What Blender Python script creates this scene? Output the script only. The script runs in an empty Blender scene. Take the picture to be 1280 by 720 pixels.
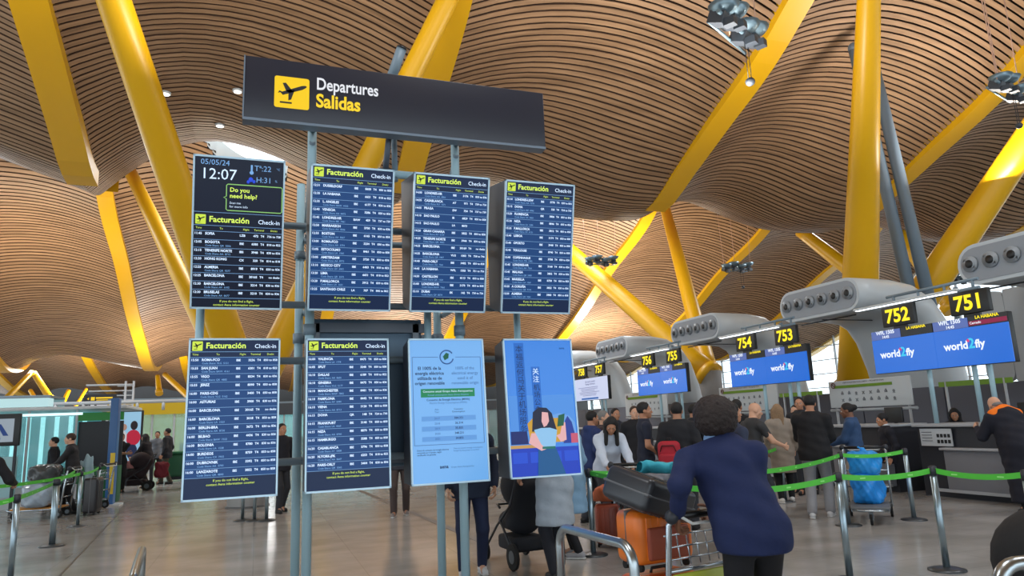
import bpy, bmesh, math, random
import numpy as np
from mathutils import Vector, Matrix
rnd = random.Random(7)
SC = bpy.context.scene
COL = SC.collection
WOOD1 = (126, 96, 68); WOOD2 = (168, 132, 98); YELLOW = (222, 168, 8)
ARCH1, ARCH2, ARCH3 = 1.2, .6, 1.0
SKY_Y = 35.0
PITCH1, PITCH2 = .165, .24
A_TOP = (-4.4, 7, 14.4); B_TOP = (4, 13.2, 11.4); C_TOP = (-4.7, 28, 11.3); D_TOP = (12.7, 10.2, 13.1); E_TOP = (21.4, 8.2, 14.1); F_TOP = (12.7, 34.3, 13.3); G_TOP = (21.4, 33.3, 14.1)
def LIGHTS():
    # unseen fill lights added to brighten the hall: downward set, then upward set
    for x, y, z, e in ((-.5, 27.5, 11.2, 420), (7.5, 27, 11.2, 600), (13, 28, 11.2, 500), (27, 27, 11.2, 700), (-6, 4, 12.5, 520), (4, 3, 12.5, 420), (14, 3, 12.5, 520), (-10, 28, 10, 600), (0, 62, 6.5, 900), (-14, 60, 6.5, 900)):
        area('added_floor_fill', (x, y, z), (x, y + .01, 0), 3.0, e, (.93, .97, 1))  # downward fill added for floor and people, kept out of view
    for k, (x, y, z, e, c) in enumerate(((9, 11.5, 7.5, 400, 0), (0, 11, 7.5, 240, 0), (-8, 12, 7.5, 160, 0), (18, 12, 7.5, 450, 0), (2, 2, 8, 400, 0), (-2, 34, 5.5, 850, 1), (-12, 40, 6, 750, 1), (9, 34, 6, 1200, 1), (20, 36, 6, 1300, 1), (24, 47, 4.5, 1300, 0), (9, 48, 4, 800, 0), (-6, 50, 4, 500, 0), (2, 70, 4, 3500, 0), (-12, 72, 4, 3500, 0))):
        area('added_ceiling_fill', (x, y, z), (x, y + .01, z + 5), 1.2, e, ((1, .95, .88), (1, .88, .70))[c])  # upward fill added to lighten the ceiling waves; most have no fixture
# ------------------------------------------------------------------ camera, daylight, exposure
EYE = np.array([0, 0, 1.6]); FPX = 880.0
_y, _p, _r = math.radians(20), math.atan(166 / 880), math.atan(.04)
FWD = np.array([math.sin(_y) * math.cos(_p), math.cos(_y) * math.cos(_p), math.sin(_p)])
_r0 = np.array([math.cos(_y), -math.sin(_y), 0]); _u0 = np.cross(_r0, FWD)
RIGHT = math.cos(_r) * _r0 - math.sin(_r) * _u0
UPV = math.cos(_r) * _u0 + math.sin(_r) * _r0
cam = bpy.data.cameras.new('camera'); cam.lens = FPX / 1280 * 36; cam.sensor_width = 36; cam.clip_end = 600
camo = bpy.data.objects.new('camera', cam); COL.objects.link(camo)
camo.matrix_world = Matrix([[RIGHT[i], UPV[i], -FWD[i], EYE[i]] for i in range(3)] + [[0, 0, 0, 1]])
SC.camera = camo
W = bpy.data.worlds.new('overcast_sky'); SC.world = W; W.use_nodes = True
W.node_tree.nodes['Background'].inputs[0].default_value = (.80, .92, 1.0, 1)
W.node_tree.nodes['Background'].inputs[1].default_value = 2.6
SC.view_settings.view_transform = 'Standard'; SC.view_settings.look = 'None'
SC.view_settings.gamma = 1; SC.view_settings.exposure = 0.0
SC.render.film_transparent = False

def area(name, loc, target, size, power, col=(1, 1, 1), sy=None):
    l = bpy.data.lights.new(name, 'AREA'); l.energy = power; l.color = col; l.size = size
    if sy: l.shape = 'RECTANGLE'; l.size_y = sy
    o = bpy.data.objects.new(name, l); COL.objects.link(o); o.location = loc
    o.rotation_euler = (Vector(target) - Vector(loc)).to_track_quat('-Z', 'Y').to_euler()
    return o
LIGHTS()

# ------------------------------------------------------------------ helpers
def ray(px, py): return FWD + RIGHT * (px - 640) / FPX - UPV * (py - 360) / FPX
def ground(px, py, z=0.0):
    d = ray(px, py); return Vector(EYE + d * (z - EYE[2]) / d[2])
def at(px, f, z=0.0):                       # the point on the floor (height z) f metres ahead, in the direction of column px
    d = ray(px, 526 - .04 * (px - 640)); h = math.hypot(d[0], d[1]); hf = d @ np.array([math.sin(_y), math.cos(_y), 0])
    return Vector((d[0] / hf * f, d[1] / hf * f, z))
def lin(c): return tuple(((x / 255) / 12.92 if x / 255 <= .04045 else ((x / 255 + .055) / 1.055) ** 2.4) for x in c[:3]) + (1,)
_mats = {}
def M(name, col=None, rough=.5, metal=0, emit=0, noise=0, scale=8, bump=0, alpha=1, trans=0, spec=.5):
    if name in _mats: return _mats[name]
    m = bpy.data.materials.new(name); m.use_nodes = True; nt = m.node_tree; b = nt.nodes['Principled BSDF']
    c = lin(col); b.inputs['Base Color'].default_value = c; b.inputs['Roughness'].default_value = rough
    b.inputs['Metallic'].default_value = metal; b.inputs['Specular IOR Level'].default_value = spec
    if emit:
        b.inputs['Emission Color'].default_value = c; b.inputs['Emission Strength'].default_value = emit
        b.inputs['Base Color'].default_value = (c[0] * .2, c[1] * .2, c[2] * .2, 1)
    if alpha < 1: b.inputs['Alpha'].default_value = alpha
    if trans: b.inputs['Transmission Weight'].default_value = trans
    if noise or bump:
        tc = nt.nodes.new('ShaderNodeTexCoord'); n = nt.nodes.new('ShaderNodeTexNoise')
        n.inputs['Scale'].default_value = scale; n.inputs['Detail'].default_value = 4
        nt.links.new(tc.outputs['Object'], n.inputs['Vector'])
        if noise:
            r = nt.nodes.new('ShaderNodeMapRange'); r.inputs[3].default_value = 1 - noise; r.inputs[4].default_value = 1 + noise
            mx = nt.nodes.new('ShaderNodeVectorMath'); mx.operation = 'SCALE'; mx.inputs[0].default_value = c[:3]
            nt.links.new(n.outputs['Fac'], r.inputs[0]); nt.links.new(r.outputs[0], mx.inputs['Scale'])
            nt.links.new(mx.outputs[0], b.inputs['Base Color'])
        if bump:
            bp = nt.nodes.new('ShaderNodeBump'); bp.inputs['Strength'].default_value = bump; bp.inputs['Distance'].default_value = .02
            nt.links.new(n.outputs['Fac'], bp.inputs['Height']); nt.links.new(bp.outputs[0], b.inputs['Normal'])
    _mats[name] = m; return m

def raw_mesh(name, v, f, mats, mi=None, smooth=None):
    me = bpy.data.meshes.new(name)
    me.from_pydata([tuple(map(float, p)) for p in v], [], [tuple(map(int, q)) for q in f])
    for m in (mats if isinstance(mats, (list, tuple)) else [mats]): me.materials.append(m)
    if mi is not None: me.polygons.foreach_set('material_index', np.array(mi, dtype=np.int32))
    if smooth is True: me.polygons.foreach_set('use_smooth', np.ones(len(f), dtype=bool))
    elif smooth is not None and smooth is not False: me.polygons.foreach_set('use_smooth', np.array(smooth, dtype=bool))
    me.update(); return me

class MB:
    def __init__(s): s.v = []; s.f = []; s.m = []; s.s = []
    def add(s, v, f, mi=0, sm=False):
        o = len(s.v); s.v += [tuple(p) for p in v]
        for q in f: s.f.append(tuple(i + o for i in q)); s.m.append(mi); s.s.append(sm)
        return s
    def box(s, c, d, mi=0, R=None):
        x, y, z = [k / 2 for k in d]
        pts = [Vector(p) for p in ((-x, -y, -z), (x, -y, -z), (x, y, -z), (-x, y, -z), (-x, -y, z), (x, -y, z), (x, y, z), (-x, y, z))]
        if R is not None: pts = [R @ p for p in pts]
        return s.add([p + Vector(c) for p in pts], [(0, 3, 2, 1), (4, 5, 6, 7), (0, 1, 5, 4), (1, 2, 6, 5), (2, 3, 7, 6), (3, 0, 4, 7)], mi)
    def rbox(s, c, d, r, mi=0, R=None, seg=3):   # box with rounded edges, smooth shaded
        bm = bmesh.new(); bmesh.ops.create_cube(bm, size=1)
        for v in bm.verts: v.co = Vector((v.co.x * d[0], v.co.y * d[1], v.co.z * d[2]))
        bmesh.ops.bevel(bm, geom=list(bm.edges), offset=r, segments=seg, affect='EDGES', profile=.5)
        bm.verts.index_update()
        pts = [(R @ v.co if R is not None else v.co) + Vector(c) for v in bm.verts]
        s.add(pts, [tuple(v.index for v in f.verts) for f in bm.faces], mi, True); bm.free(); return s
    def tube(s, pts, r, n=8, mi=0, cap=True):
        pts = [Vector(p) for p in pts]; rs = r if isinstance(r, (list, tuple)) else [r] * len(pts)
        V = []; F = []; up = None
        for i, p in enumerate(pts):
            t = (pts[min(i + 1, len(pts) - 1)] - pts[max(i - 1, 0)]).normalized()
            if up is None: up = t.orthogonal().normalized()
            up = (up - t * up.dot(t)).normalized(); w = t.cross(up)
            for k in range(n):
                a = 2 * math.pi * k / n; V.append(p + (up * math.cos(a) + w * math.sin(a)) * rs[i])
        for i in range(len(pts) - 1):
            for k in range(n): F.append((i * n + k, i * n + (k + 1) % n, (i + 1) * n + (k + 1) % n, (i + 1) * n + k))
        s.add(V, F, mi, True)
        if cap:
            o = len(s.v) - len(V)
            for q in (tuple(reversed(range(n))), tuple((len(pts) - 1) * n + k for k in range(n))):
                s.f.append(tuple(o + i for i in q)); s.m.append(mi); s.s.append(False)
        return s
    def cyl(s, a, b, r, r1=None, n=12, mi=0): return s.tube([a, b], [r, r if r1 is None else r1], n, mi)
    def lathe(s, prof, c=(0, 0, 0), n=16, mi=0):
        V = [(c[0] + r * math.cos(2 * math.pi * k / n), c[1] + r * math.sin(2 * math.pi * k / n), c[2] + z) for r, z in prof for k in range(n)]
        F = [(i * n + k, i * n + (k + 1) % n, (i + 1) * n + (k + 1) % n, (i + 1) * n + k) for i in range(len(prof) - 1) for k in range(n)]
        return s.add(V, F, mi, True)
    def ell(s, c, r, n=12, m=8, mi=0, R=None):
        V = []; F = []
        for i in range(m + 1):
            th = math.pi * i / m
            for k in range(n):
                p = Vector((r[0] * math.sin(th) * math.cos(2 * math.pi * k / n), r[1] * math.sin(th) * math.sin(2 * math.pi * k / n), r[2] * math.cos(th)))
                V.append((R @ p if R is not None else p) + Vector(c))
        for i in range(m):
            for k in range(n): F.append(((i + 1) * n + k, (i + 1) * n + (k + 1) % n, i * n + (k + 1) % n, i * n + k))
        return s.add(V, F, mi, True)
    def prism(s, poly, a, b, axis='y', mi=0, sm=False):      # polygon in the other two axes, extruded along axis from a to b
        def p3(u, w, t): return (u, t, w) if axis == 'y' else ((t, u, w) if axis == 'x' else (u, w, t))
        n = len(poly); V = [p3(u, w, a) for u, w in poly] + [p3(u, w, b) for u, w in poly]
        s.add(V, [tuple(range(n)), tuple(reversed(range(n, 2 * n)))], mi)
        o = len(s.v) - 2 * n
        for i in range(n):
            s.f.append((o + i, o + n + i, o + n + (i + 1) % n, o + (i + 1) % n)); s.m.append(mi); s.s.append(sm)
        return s
    def mesh(s, name, mats): return raw_mesh(name, s.v, s.f, mats, s.m, s.s)
def fix_normals(me):
    bm = bmesh.new(); bm.from_mesh(me); bmesh.ops.recalc_face_normals(bm, faces=bm.faces); bm.to_mesh(me); bm.free()
def obj(name, data, mats=None, parent=None, loc=(0, 0, 0), rot=(0, 0, 0), label=None, kind=None):
    if isinstance(data, MB): data = data.mesh(name, mats); fix_normals(data)
    o = bpy.data.objects.new(name, data); COL.objects.link(o); o.location = loc; o.rotation_euler = rot
    if parent is not None: o.parent = parent
    if label: o['label'] = label
    if kind: o['kind'] = kind
    return o
def thing(name, label, cat, loc=(0, 0, 0), rz=0, group=None, rx=0):
    o = bpy.data.objects.new(name, None); COL.objects.link(o); o.location = loc; o.rotation_euler = (rx, 0, rz)
    o.empty_display_size = .1; return tag(o, label, cat, group)
def tag(o, label, cat, group=None):
    o['label'] = label; o['category'] = cat
    if group: o['group'] = group
    return o
_texts = []
def text(parent, s, size, mat, loc, align='LEFT', bold=0, name='lettering', line=1.0, rot=(math.pi / 2, 0, 0), sx=1, depth=0, res=2, va='TOP_BASELINE'):
    cu = bpy.data.curves.new('lettering', 'FONT'); cu.body = s; cu.size = size; cu.align_x = align; cu.space_line = line
    cu.offset = bold; cu.resolution_u = res; cu.fill_mode = 'FRONT'; cu.extrude = depth
    if depth: cu.fill_mode = 'BOTH'
    t = bpy.data.objects.new('lettering', cu); COL.objects.link(t); _texts.append((t, name, mat, parent, loc, rot, sx)); return t
def finish_texts():
    bpy.context.view_layer.update(); dg = bpy.context.evaluated_depsgraph_get()
    for t, name, mat, parent, loc, rot, sx in _texts:
        me = bpy.data.meshes.new_from_object(t.evaluated_get(dg)); me.materials.clear(); me.materials.append(mat); me.name = name
        o = obj(name, me, None, parent, loc, rot); o.scale = (sx, 1, 1)
    for t, *_ in _texts: cu = t.data; bpy.data.objects.remove(t); bpy.data.curves.remove(cu)
def rounded(w, h, r, cx=0, cz=0, n=5):
    P = []
    for sx, sz, a0 in ((1, 1, 0), (-1, 1, 90), (-1, -1, 180), (1, -1, 270)):
        for k in range(n + 1):
            a = math.radians(a0 + 90 * k / n); P.append((cx + sx * (w / 2 - r) + r * math.cos(a), cz + sz * (h / 2 - r) + r * math.sin(a)))
    return P
# ------------------------------------------------------------------ materials of the hall
def wood_mat(name, c1, c2, gap=.35):
    m = bpy.data.materials.new(name); m.use_nodes = True; nt = m.node_tree; b = nt.nodes['Principled BSDF']; b.inputs['Roughness'].default_value = .5
    tc = nt.nodes.new('ShaderNodeTexCoord'); mp = nt.nodes.new('ShaderNodeMapping'); mp.inputs['Scale'].default_value = (.55, 9, .3)
    n = nt.nodes.new('ShaderNodeTexNoise'); n.inputs['Scale'].default_value = 1.0; n.inputs['Detail'].default_value = 3
    rp = nt.nodes.new('ShaderNodeValToRGB'); rp.color_ramp.elements[0].color = lin(c1); rp.color_ramp.elements[1].color = lin(c2)
    rp.color_ramp.elements[0].position = .3; rp.color_ramp.elements[1].position = .7
    nt.links.new(tc.outputs['Object'], mp.inputs[0]); nt.links.new(mp.outputs[0], n.inputs['Vector']); nt.links.new(n.outputs['Fac'], rp.inputs[0]); nt.links.new(rp.outputs[0], b.inputs['Base Color'])
    return m
BAMBOO = wood_mat('bamboo_slats', WOOD1, WOOD2)
GAP = M('gap_shade', (14, 10, 9), .95)  # backing painted near black so the slat gaps read as shade
SIDE = M('slat_side_shade', (70, 46, 30), .8)  # side faces coloured darker than the slats, shade painted into the gaps
YEL = M('yellow_paint', YELLOW, .38, noise=.06, scale=.6)
STEEL = M('brushed_steel', (170, 178, 182), .28, 1)
PIPE = M('pale_grey_paint', (158, 190, 202), .35)
GREYP = M('grey_blue_paint', (120, 138, 150), .45)
DARK = M('dark_housing', (38, 42, 50), .5)
BLACK = M('black_plastic', (16, 17, 20), .4)
RUBBER = M('black_rubber', (18, 18, 19), .8)
WHITE = M('white_paint', (205, 210, 212), .45)
def floor_mat():
    m = bpy.data.materials.new('polished_stone'); m.use_nodes = True; nt = m.node_tree; b = nt.nodes['Principled BSDF']
    tc = nt.nodes.new('ShaderNodeTexCoord'); n = nt.nodes.new('ShaderNodeTexNoise'); n.inputs['Scale'].default_value = 1.6; n.inputs['Detail'].default_value = 8
    mp = nt.nodes.new('ShaderNodeMapping'); mp.inputs['Scale'].default_value = (.7, 1.0, 1)
    rp = nt.nodes.new('ShaderNodeValToRGB'); rp.color_ramp.elements[0].color = lin((150, 148, 145)); rp.color_ramp.elements[1].color = lin((176, 174, 171))
    rp.color_ramp.elements[0].position = .35; rp.color_ramp.elements[1].position = .68
    br = nt.nodes.new('ShaderNodeTexBrick'); br.offset = 0; br.inputs['Scale'].default_value = 1; br.inputs['Brick Width'].default_value = 1.2; br.inputs['Row Height'].default_value = .6
    br.inputs['Mortar Size'].default_value = .006; br.inputs['Color1'].default_value = (1, 1, 1, 1); br.inputs['Color2'].default_value = (.9, .9, .9, 1); br.inputs['Mortar'].default_value = (.72, .72, .72, 1)
    mx = nt.nodes.new('ShaderNodeMix'); mx.data_type = 'RGBA'; mx.blend_type = 'MULTIPLY'; mx.inputs[0].default_value = .8
    L = nt.links.new; L(tc.outputs['Object'], mp.inputs[0]); L(mp.outputs[0], n.inputs['Vector']); L(n.outputs['Fac'], rp.inputs[0]); L(tc.outputs['Object'], br.inputs['Vector'])
    L(rp.outputs[0], mx.inputs[6]); L(br.outputs['Color'], mx.inputs[7]); L(mx.outputs[2], b.inputs['Base Color'])
    b.inputs['Roughness'].default_value = .17; b.inputs['Specular IOR Level'].default_value = .4
    return m
# ------------------------------------------------------------------ the hall: floor, walls, glazing
b = MB().box((10.5, 45, -.1), (85, 126, .2)); floor = obj('floor', b, floor_mat(), kind='structure')
def strip(p, q, w):
    p = ground(*p); q = ground(*q); d = (q - p).normalized(); n = Vector((-d.y, d.x, 0)) * w / 2
    z = Vector((0, 0, .004)); return MB().add([p - n + z, q - n + z, q + n + z, p + n + z, p - n - z, q - n - z, q + n - z, p + n - z], [(0, 1, 2, 3), (7, 6, 5, 4), (0, 4, 5, 1), (1, 5, 6, 2), (2, 6, 7, 3), (3, 7, 4, 0)])
obj('expansion_joint', strip((430, 605), (600, 676), .12), M('joint_metal', (70, 66, 62), .5), floor)
obj('expansion_joint', strip((150, 640), (60, 735), .025), M('joint_metal', None), floor)

# ------------------------------------------------------------------ undulating slatted ceiling
KY = [-18, -12, -6, 0, 5, 9, 12.5, 14, 16.5, 18.2, 20, 20.6, 22.3, 24, 27, 30, 32, 35, 40.3, 44, 48.6, 53, 56, 60, 66, 72, 80, 88, 94, 100, 108]
KZ = [8.6, 10, 13, 15, 15.2, 13.8, 11.9, 11, 9.95, 9.25, 8.55, 8.5, 8.75, 9.6, 12.2, 14.6, 15, 13, 10.9, 9.1, 7.4, 6.2, 6.6, 8.8, 11.2, 10.5, 8.3, 6.7, 6.4, 7.5, 9]
_s = np.gradient(np.array(KZ), np.array(KY))
def prof(Y):
    Y = np.clip(np.asarray(Y, float), KY[0], KY[-1] - 1e-6); i = np.clip(np.searchsorted(KY, Y, side='right') - 1, 0, len(KY) - 2)
    ky = np.array(KY, float); kz = np.array(KZ, float); h = ky[i + 1] - ky[i]; t = (Y - ky[i]) / h
    return ((2 * t**3 - 3 * t**2 + 1) * kz[i] + (t**3 - 2 * t**2 + t) * h * _s[i] + (-2 * t**3 + 3 * t**2) * kz[i + 1] + (t**3 - t**2) * h * _s[i + 1])
def sstep(a, b, x): t = np.clip((x - a) / (b - a), 0, 1); return t * t * (3 - 2 * t)
BW = 8.7; BX = [-4.7 + BW * k for k in range(-3, 7)]        # the yellow beams run along Y at these X
def ceil_z(X, Y):
    X = np.asarray(X, float); Y = np.asarray(Y, float)
    sh = 1 - sstep(-5, 3, X)
    Yp = Y - sh * (.9 + 2.1 * sstep(24, 36, Y))
    Xw = X + 2.6 * sstep(24, 30, Y) * (1 - sstep(-5, 3, X))
    u = ((Xw + 4.7) / BW) % 1.0
    left = 1 - sstep(2, 5, X)
    A = ARCH1 + (ARCH2 + 1.1 * left - ARCH1) * sstep(14, 21, Yp) + (ARCH3 - ARCH2 - 1.1 * left) * sstep(24, 32, Yp)
    S = .45 * sstep(15, 20, Yp) * (1 - sstep(24, 30, Yp)) + .3 * sstep(46, 53, Yp)
    return prof(Yp) + A * 4 * u * (1 - u) + S * np.sin(2 * math.pi * u)
def sky_hole(X, Y):                                            # oval skylights at the crest of the second wave
    u = (((X + 4.7) / BW) % 1.0 - .5) * BW
    return (np.asarray(X) < 3.9) & (np.asarray(X) > -13.3) & ((((u + .55) / 2.0) ** 2 + ((Y - SKY_Y) / 1.15) ** 2 < 1) | ((u / 2.6) ** 2 + ((Y - 67) / 3) ** 2 < 1))
HOLED = lambda i: -14 < BX[i] < 0
ceiling = obj('ceiling', MB().box((5, -14, 11), (8, .3, .3)), GAP, kind='structure')
def void_panel(i, y0, y1, ny):
    nx = 97 if HOLED(i) else 25
    xs = np.linspace(BX[i], BX[i + 1], nx); ys = np.linspace(y0, y1, ny); XX, YY = np.meshgrid(xs, ys); Z = ceil_z(XX, YY) + .16
    V = np.stack([XX, YY, Z], -1).reshape(-1, 3); F = []
    for j in range(ny - 1):
        for k in range(nx - 1):
            if not sky_hole((xs[k] + xs[k + 1]) / 2, (ys[j] + ys[j + 1]) / 2): F.append((j * nx + k, j * nx + k + 1, (j + 1) * nx + k + 1, (j + 1) * nx + k))
    return raw_mesh('ceiling_backing', V, F, GAP, smooth=True)
def slat_bay(i, y0, y1, pitch, w, seg, th):
    V = []; F = []; x0, x1 = BX[i], BX[i + 1]
    for yc in np.arange(y0, y1, pitch):
        xs = np.linspace(x0, x1, seg + 1); n = len(xs); base = len(V)
        za = ceil_z(xs, yc - w / 2); zb = ceil_z(xs, yc + w / 2); j = (rnd.random() - .5) * .01
        for x, a, c in zip(xs, za, zb): V += [(x, yc - w / 2, a + j), (x, yc + w / 2, c + j), (x, yc - w / 2, a + th), (x, yc + w / 2, c + th)]
        hole = sky_hole((xs[:-1] + xs[1:]) / 2, yc)
        for k in range(seg):
            if hole[k]: continue
            p = base + 4 * k; q = p + 4
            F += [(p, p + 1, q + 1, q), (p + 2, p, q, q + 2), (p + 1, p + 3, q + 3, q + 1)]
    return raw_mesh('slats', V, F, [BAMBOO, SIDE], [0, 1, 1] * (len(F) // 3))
for i in range(len(BX) - 1):
    obj('ceiling_backing', void_panel(i, -17, 100, 600 if HOLED(i) else 170), None, ceiling)
    o = obj('slats', slat_bay(i, 7.5, 24, PITCH1, PITCH1 * .72, 16, .03), None, ceiling, kind='stuff')
    o = obj('slats', slat_bay(i, 24, 58, PITCH2, PITCH2 * .74, 72 if HOLED(i) else 14, .05), None, ceiling, kind='stuff')
    o = obj('slats', slat_bay(i, 58, 100, .4, .33, 10, .05), None, ceiling, kind='stuff')
    o = obj('slats', slat_bay(i, -17, 7.5, .5, .46, 8, .05), None, ceiling, kind='stuff')
    # pale rims of the skylights
    for yc, ry in (((SKY_Y, 1.15), (67, 3)) if HOLED(i) else ()):
        pts = []
        for k in range(33):
            a = 2 * math.pi * k / 32; x = (BX[i] + BX[i + 1]) / 2 + (2.6 * math.cos(a) if yc > 50 else -.55 + 2.0 * math.cos(a)); y = yc + ry * math.sin(a); pts.append((x, y, float(ceil_z(x, y)) + .05))
        V = []; F = []
        for k, p in enumerate(pts): V += [(p[0], p[1], p[2]), (p[0], p[1], p[2] + 1.0)]
        for k in range(32): F.append((2 * k, 2 * k + 1, 2 * k + 3, 2 * k + 2))
        obj('skylight_rim', raw_mesh('skylight_rim', V, F, WHITE, smooth=True), None, ceiling)
def beam(x, y0, y1, w=.74, dx=0):
    ys = np.arange(y0, y1 + .01, .6); V = []; F = []
    for y in ys:
        xx = x + dx * float(sstep(24, 30, y)); z = float(ceil_z(xx, y)) - .05
        zs = max(float(ceil_z(xx - w / 2, y)), float(ceil_z(xx + w / 2, y))) + .1
        V += [(xx - w / 2, y, z), (xx + w / 2, y, z), (xx + w / 2, y, zs + .1), (xx - w / 2, y, zs + .1)]
    for k in range(len(ys) - 1):
        for a in range(4): F.append((4 * k + a, 4 * k + (a + 1) % 4, 4 * k + 4 + (a + 1) % 4, 4 * k + 4 + a))
    F += [(0, 3, 2, 1), tuple(len(V) - 4 + a for a in range(4))]
    me = raw_mesh('beam', V, F, YEL); fix_normals(me); return me
for x in BX:
    obj('beam', beam(x, -17, 20.6 if x > 0 else 21.4), None, ceiling)
    obj('beam', beam(x, 24.5, 99.5, dx=-2.6 if x < 0 else 0), None, ceiling)
# ------------------------------------------------------------------ yellow tree columns
def column(name, label, a, b2, r0, r1, mat=None, group=None):
    a = Vector(a); b2 = Vector(b2); d = b2 - a; o = thing(name, label, 'column', a, 0, group)
    pts = [d * t for t in (0, .06, .3, .6, .9, 1)]; rr = [r0 * 1.12, r0, r0 + (r1 - r0) * .25, r0 + (r1 - r0) * .58, r0 + (r1 - r0) * .92, r1]
    obj('shaft', MB().tube(pts, rr, 28), mat or YEL, o)
    n = d.normalized()
    obj('base_collar', MB().tube([n * -.1, n * .22], [r0 * 1.25, r0 * 1.25], 28), mat or YEL, o)
    return o
def top(x, y, dz=-.1): return (x, y, float(ceil_z(x, y)) + dz)
NEARB, NEARD = (-.15, 17.0, 2.2), (17.0, 16.7, 2.0)
REARB, REARD = (-.35, 24.2, 2.2), (17.0, 24.0, 3.1)
column('roof_column', 'thick yellow leaning column passing behind the clock screen at the left', NEARB, A_TOP, .35, .17)
column('roof_column', 'thick yellow leaning column passing behind the left half of the departures sign', NEARB, B_TOP, .33, .22)
column('roof_column', 'slimmer yellow column leaning left at the far left, below the first ceiling wave', REARB, C_TOP, .36, .22)
column('roof_column', 'yellow column half hidden behind the screens, mirror of the slim left one', REARB, top(4.0, 27.5), .36, .22)
column('roof_column', 'thick nearly upright yellow column rising behind the check-in sign 752', NEARD, D_TOP, .55, .2)
column('roof_column', 'thick yellow column leaning right out of the picture at the right edge', NEARD, E_TOP, .5, .26)
column('roof_column', 'yellow column leaning steeply left from behind the 754 sign to the screens', REARD, F_TOP, .45, .34)
column('roof_column', 'yellow column rising to the dip between the two ceiling waves', REARD, G_TOP, .36, .26)

def D3(px, py, f): return Vector(EYE + ray(px, py) * f)
def SLATHIT(px, py):                      # where a line of sight first meets the slatted ceiling
    d = ray(px, py); t = 4.0
    while t < 90:
        p = EYE + d * t
        if p[2] > float(ceil_z(p[0], p[1])) - .03: break
        t += .02
    return Vector(p)
PIPE_TOP = SLATHIT(1066, 52) - Vector(ray(1066, 52)) * .45 - Vector((0, 0, .2))
# piers under the columns
PIER = M('pale_concrete', (150, 150, 150), .7, noise=.08, scale=2)
def pier(name, label, p):
    o = thing(name, label, 'pier', (p[0], p[1], 0)); z = p[2] + .15
    obj('pier_shaft', MB().lathe([(.42, 0), (.42, .1), (.44, z * .6), (.46, z), (0, z)], n=24), PIER, o)
    obj('plinth', MB().lathe([(.46, 0), (.46, .03), (0, .03)], n=24), M('plinth_steel', (90, 92, 95), .5), o)
pier('column_pier', 'pale concrete pier under the thick yellow columns behind the screens', NEARB)
pier('column_pier', 'pale concrete pier under the slimmer yellow columns farther behind the screens', REARB)
pier('column_pier', 'concrete pier under the upright yellow column by desk 752', NEARD)
pier('column_pier', 'concrete pier under the two yellow columns behind the 754 desk', REARD)
# far columns of the next rows, seen under the waves
def far_col(label, p, q, r=.38): return column('far_column', label, p, q, r, r * .75)
far_col('short yellow column between the ceiling dip and the twin grey pipes', tuple(D3(1100, 366, 30)), tuple(D3(1000, 289, 33)), .36)
far_col('yellow column foot glimpsed between the twin grey pipes and the thick right column', tuple(D3(1192, 385, 27)), tuple(D3(1124, 292, 29)), .34)
# twin grey down-pipes leaning beside the upright column
PA, PB = D3(1152, 430, 19.5), PIPE_TOP
o = thing('down_pipe', 'pair of slanting grey steel pipes beside the upright yellow column', 'pipe', PA)
for k in (0, 1):
    off = Vector((.32 * k, -.28 * k, 0)); obj('pipe', MB().tube([off, (PB - PA) + off * .9], [.17, .15], 16), M('pipe_grey', (112, 128, 142), .42), o)
    obj('pipe_cap', MB().ell((PB - PA) + off * .9, (.16, .16, .16), 12, 8), M('pipe_grey', None), o)

# walls and glazing
GREYW = M('grey_partition', (92, 94, 104), .55); PALEW = M('pale_panel', (176, 180, 184), .5)
def glazed(name, along, c, a0, a1, zt, label_step=6):      # glazed outer wall along x or y
    P3 = (lambda u, z: (u, c, z)) if along == 'x' else (lambda u, z: (c, u, z)); D3_ = (lambda u, t, z: (u, t, z)) if along == 'x' else (lambda u, t, z: (t, u, z))
    w = obj(name, MB().box(P3((a0 + a1) / 2, .3), D3_(a1 - a0, .3, .6)), M('sill_panel', (120, 124, 128), .5), kind='structure')
    n = int((a1 - a0) / label_step)
    for k in range(n + 1): obj('mullion', MB().box(P3(a0 + label_step * k, .6 + (zt - .6) / 2), D3_(.14, .18, zt - .6)), PALEW, w)
    for z in (2.6, 5.2, 7.8): obj('transom', MB().box(P3((a0 + a1) / 2, z), D3_(a1 - a0, .1, .08)), PALEW, w)
    return w
PALEW = M('pale_panel', (176, 180, 184), .5)
glazed('wall_left', 'y', -27, -17, 103, 9)
glazed('wall_back', 'x', -17.5, -27, 47, 8.5)
obj('wall_far', MB().box((10, 104, 6), (80, .3, 14)), M('far_wall_paint', (60, 58, 58), .7), kind='structure')
GLASS = bpy.data.materials.new('clear_glass'); GLASS.use_nodes = True
nt = GLASS.node_tree; pb = nt.nodes['Principled BSDF']; pb.inputs['Base Color'].default_value = (.75, .95, .95, 1); pb.inputs['Roughness'].default_value = .03; pb.inputs['Alpha'].default_value = .12
win = obj('window_1', MB().box((47, 40, 1.1), (.25, 116, 2.2)), M('sill_panel', (120, 124, 128), .5), kind='structure')
for k in range(29):
    y = -16 + 4 * k
    zt = float(ceil_z(47, min(y, 99))) + .2
    obj('mullion', MB().box((47, y, 2.2 + (zt - 2.2) / 2), (.16, .1, zt - 2.2)), PALEW, win)
    if k < 28: obj('pane', MB().box((47, y + 2, 6.6), (.02, 3.9, 8.6)), GLASS, win)
for z in (3.4, 4.6, 5.8, 7.0, 8.2):
    obj('transom', MB().box((47, 40, z), (.1, 112, .07)), PALEW, win)
obj('spandrel', MB().box((47.2, 40, 12.6), (.2, 116, 3.4)), M('spandrel_white', (214, 216, 214), .6), win)
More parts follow.
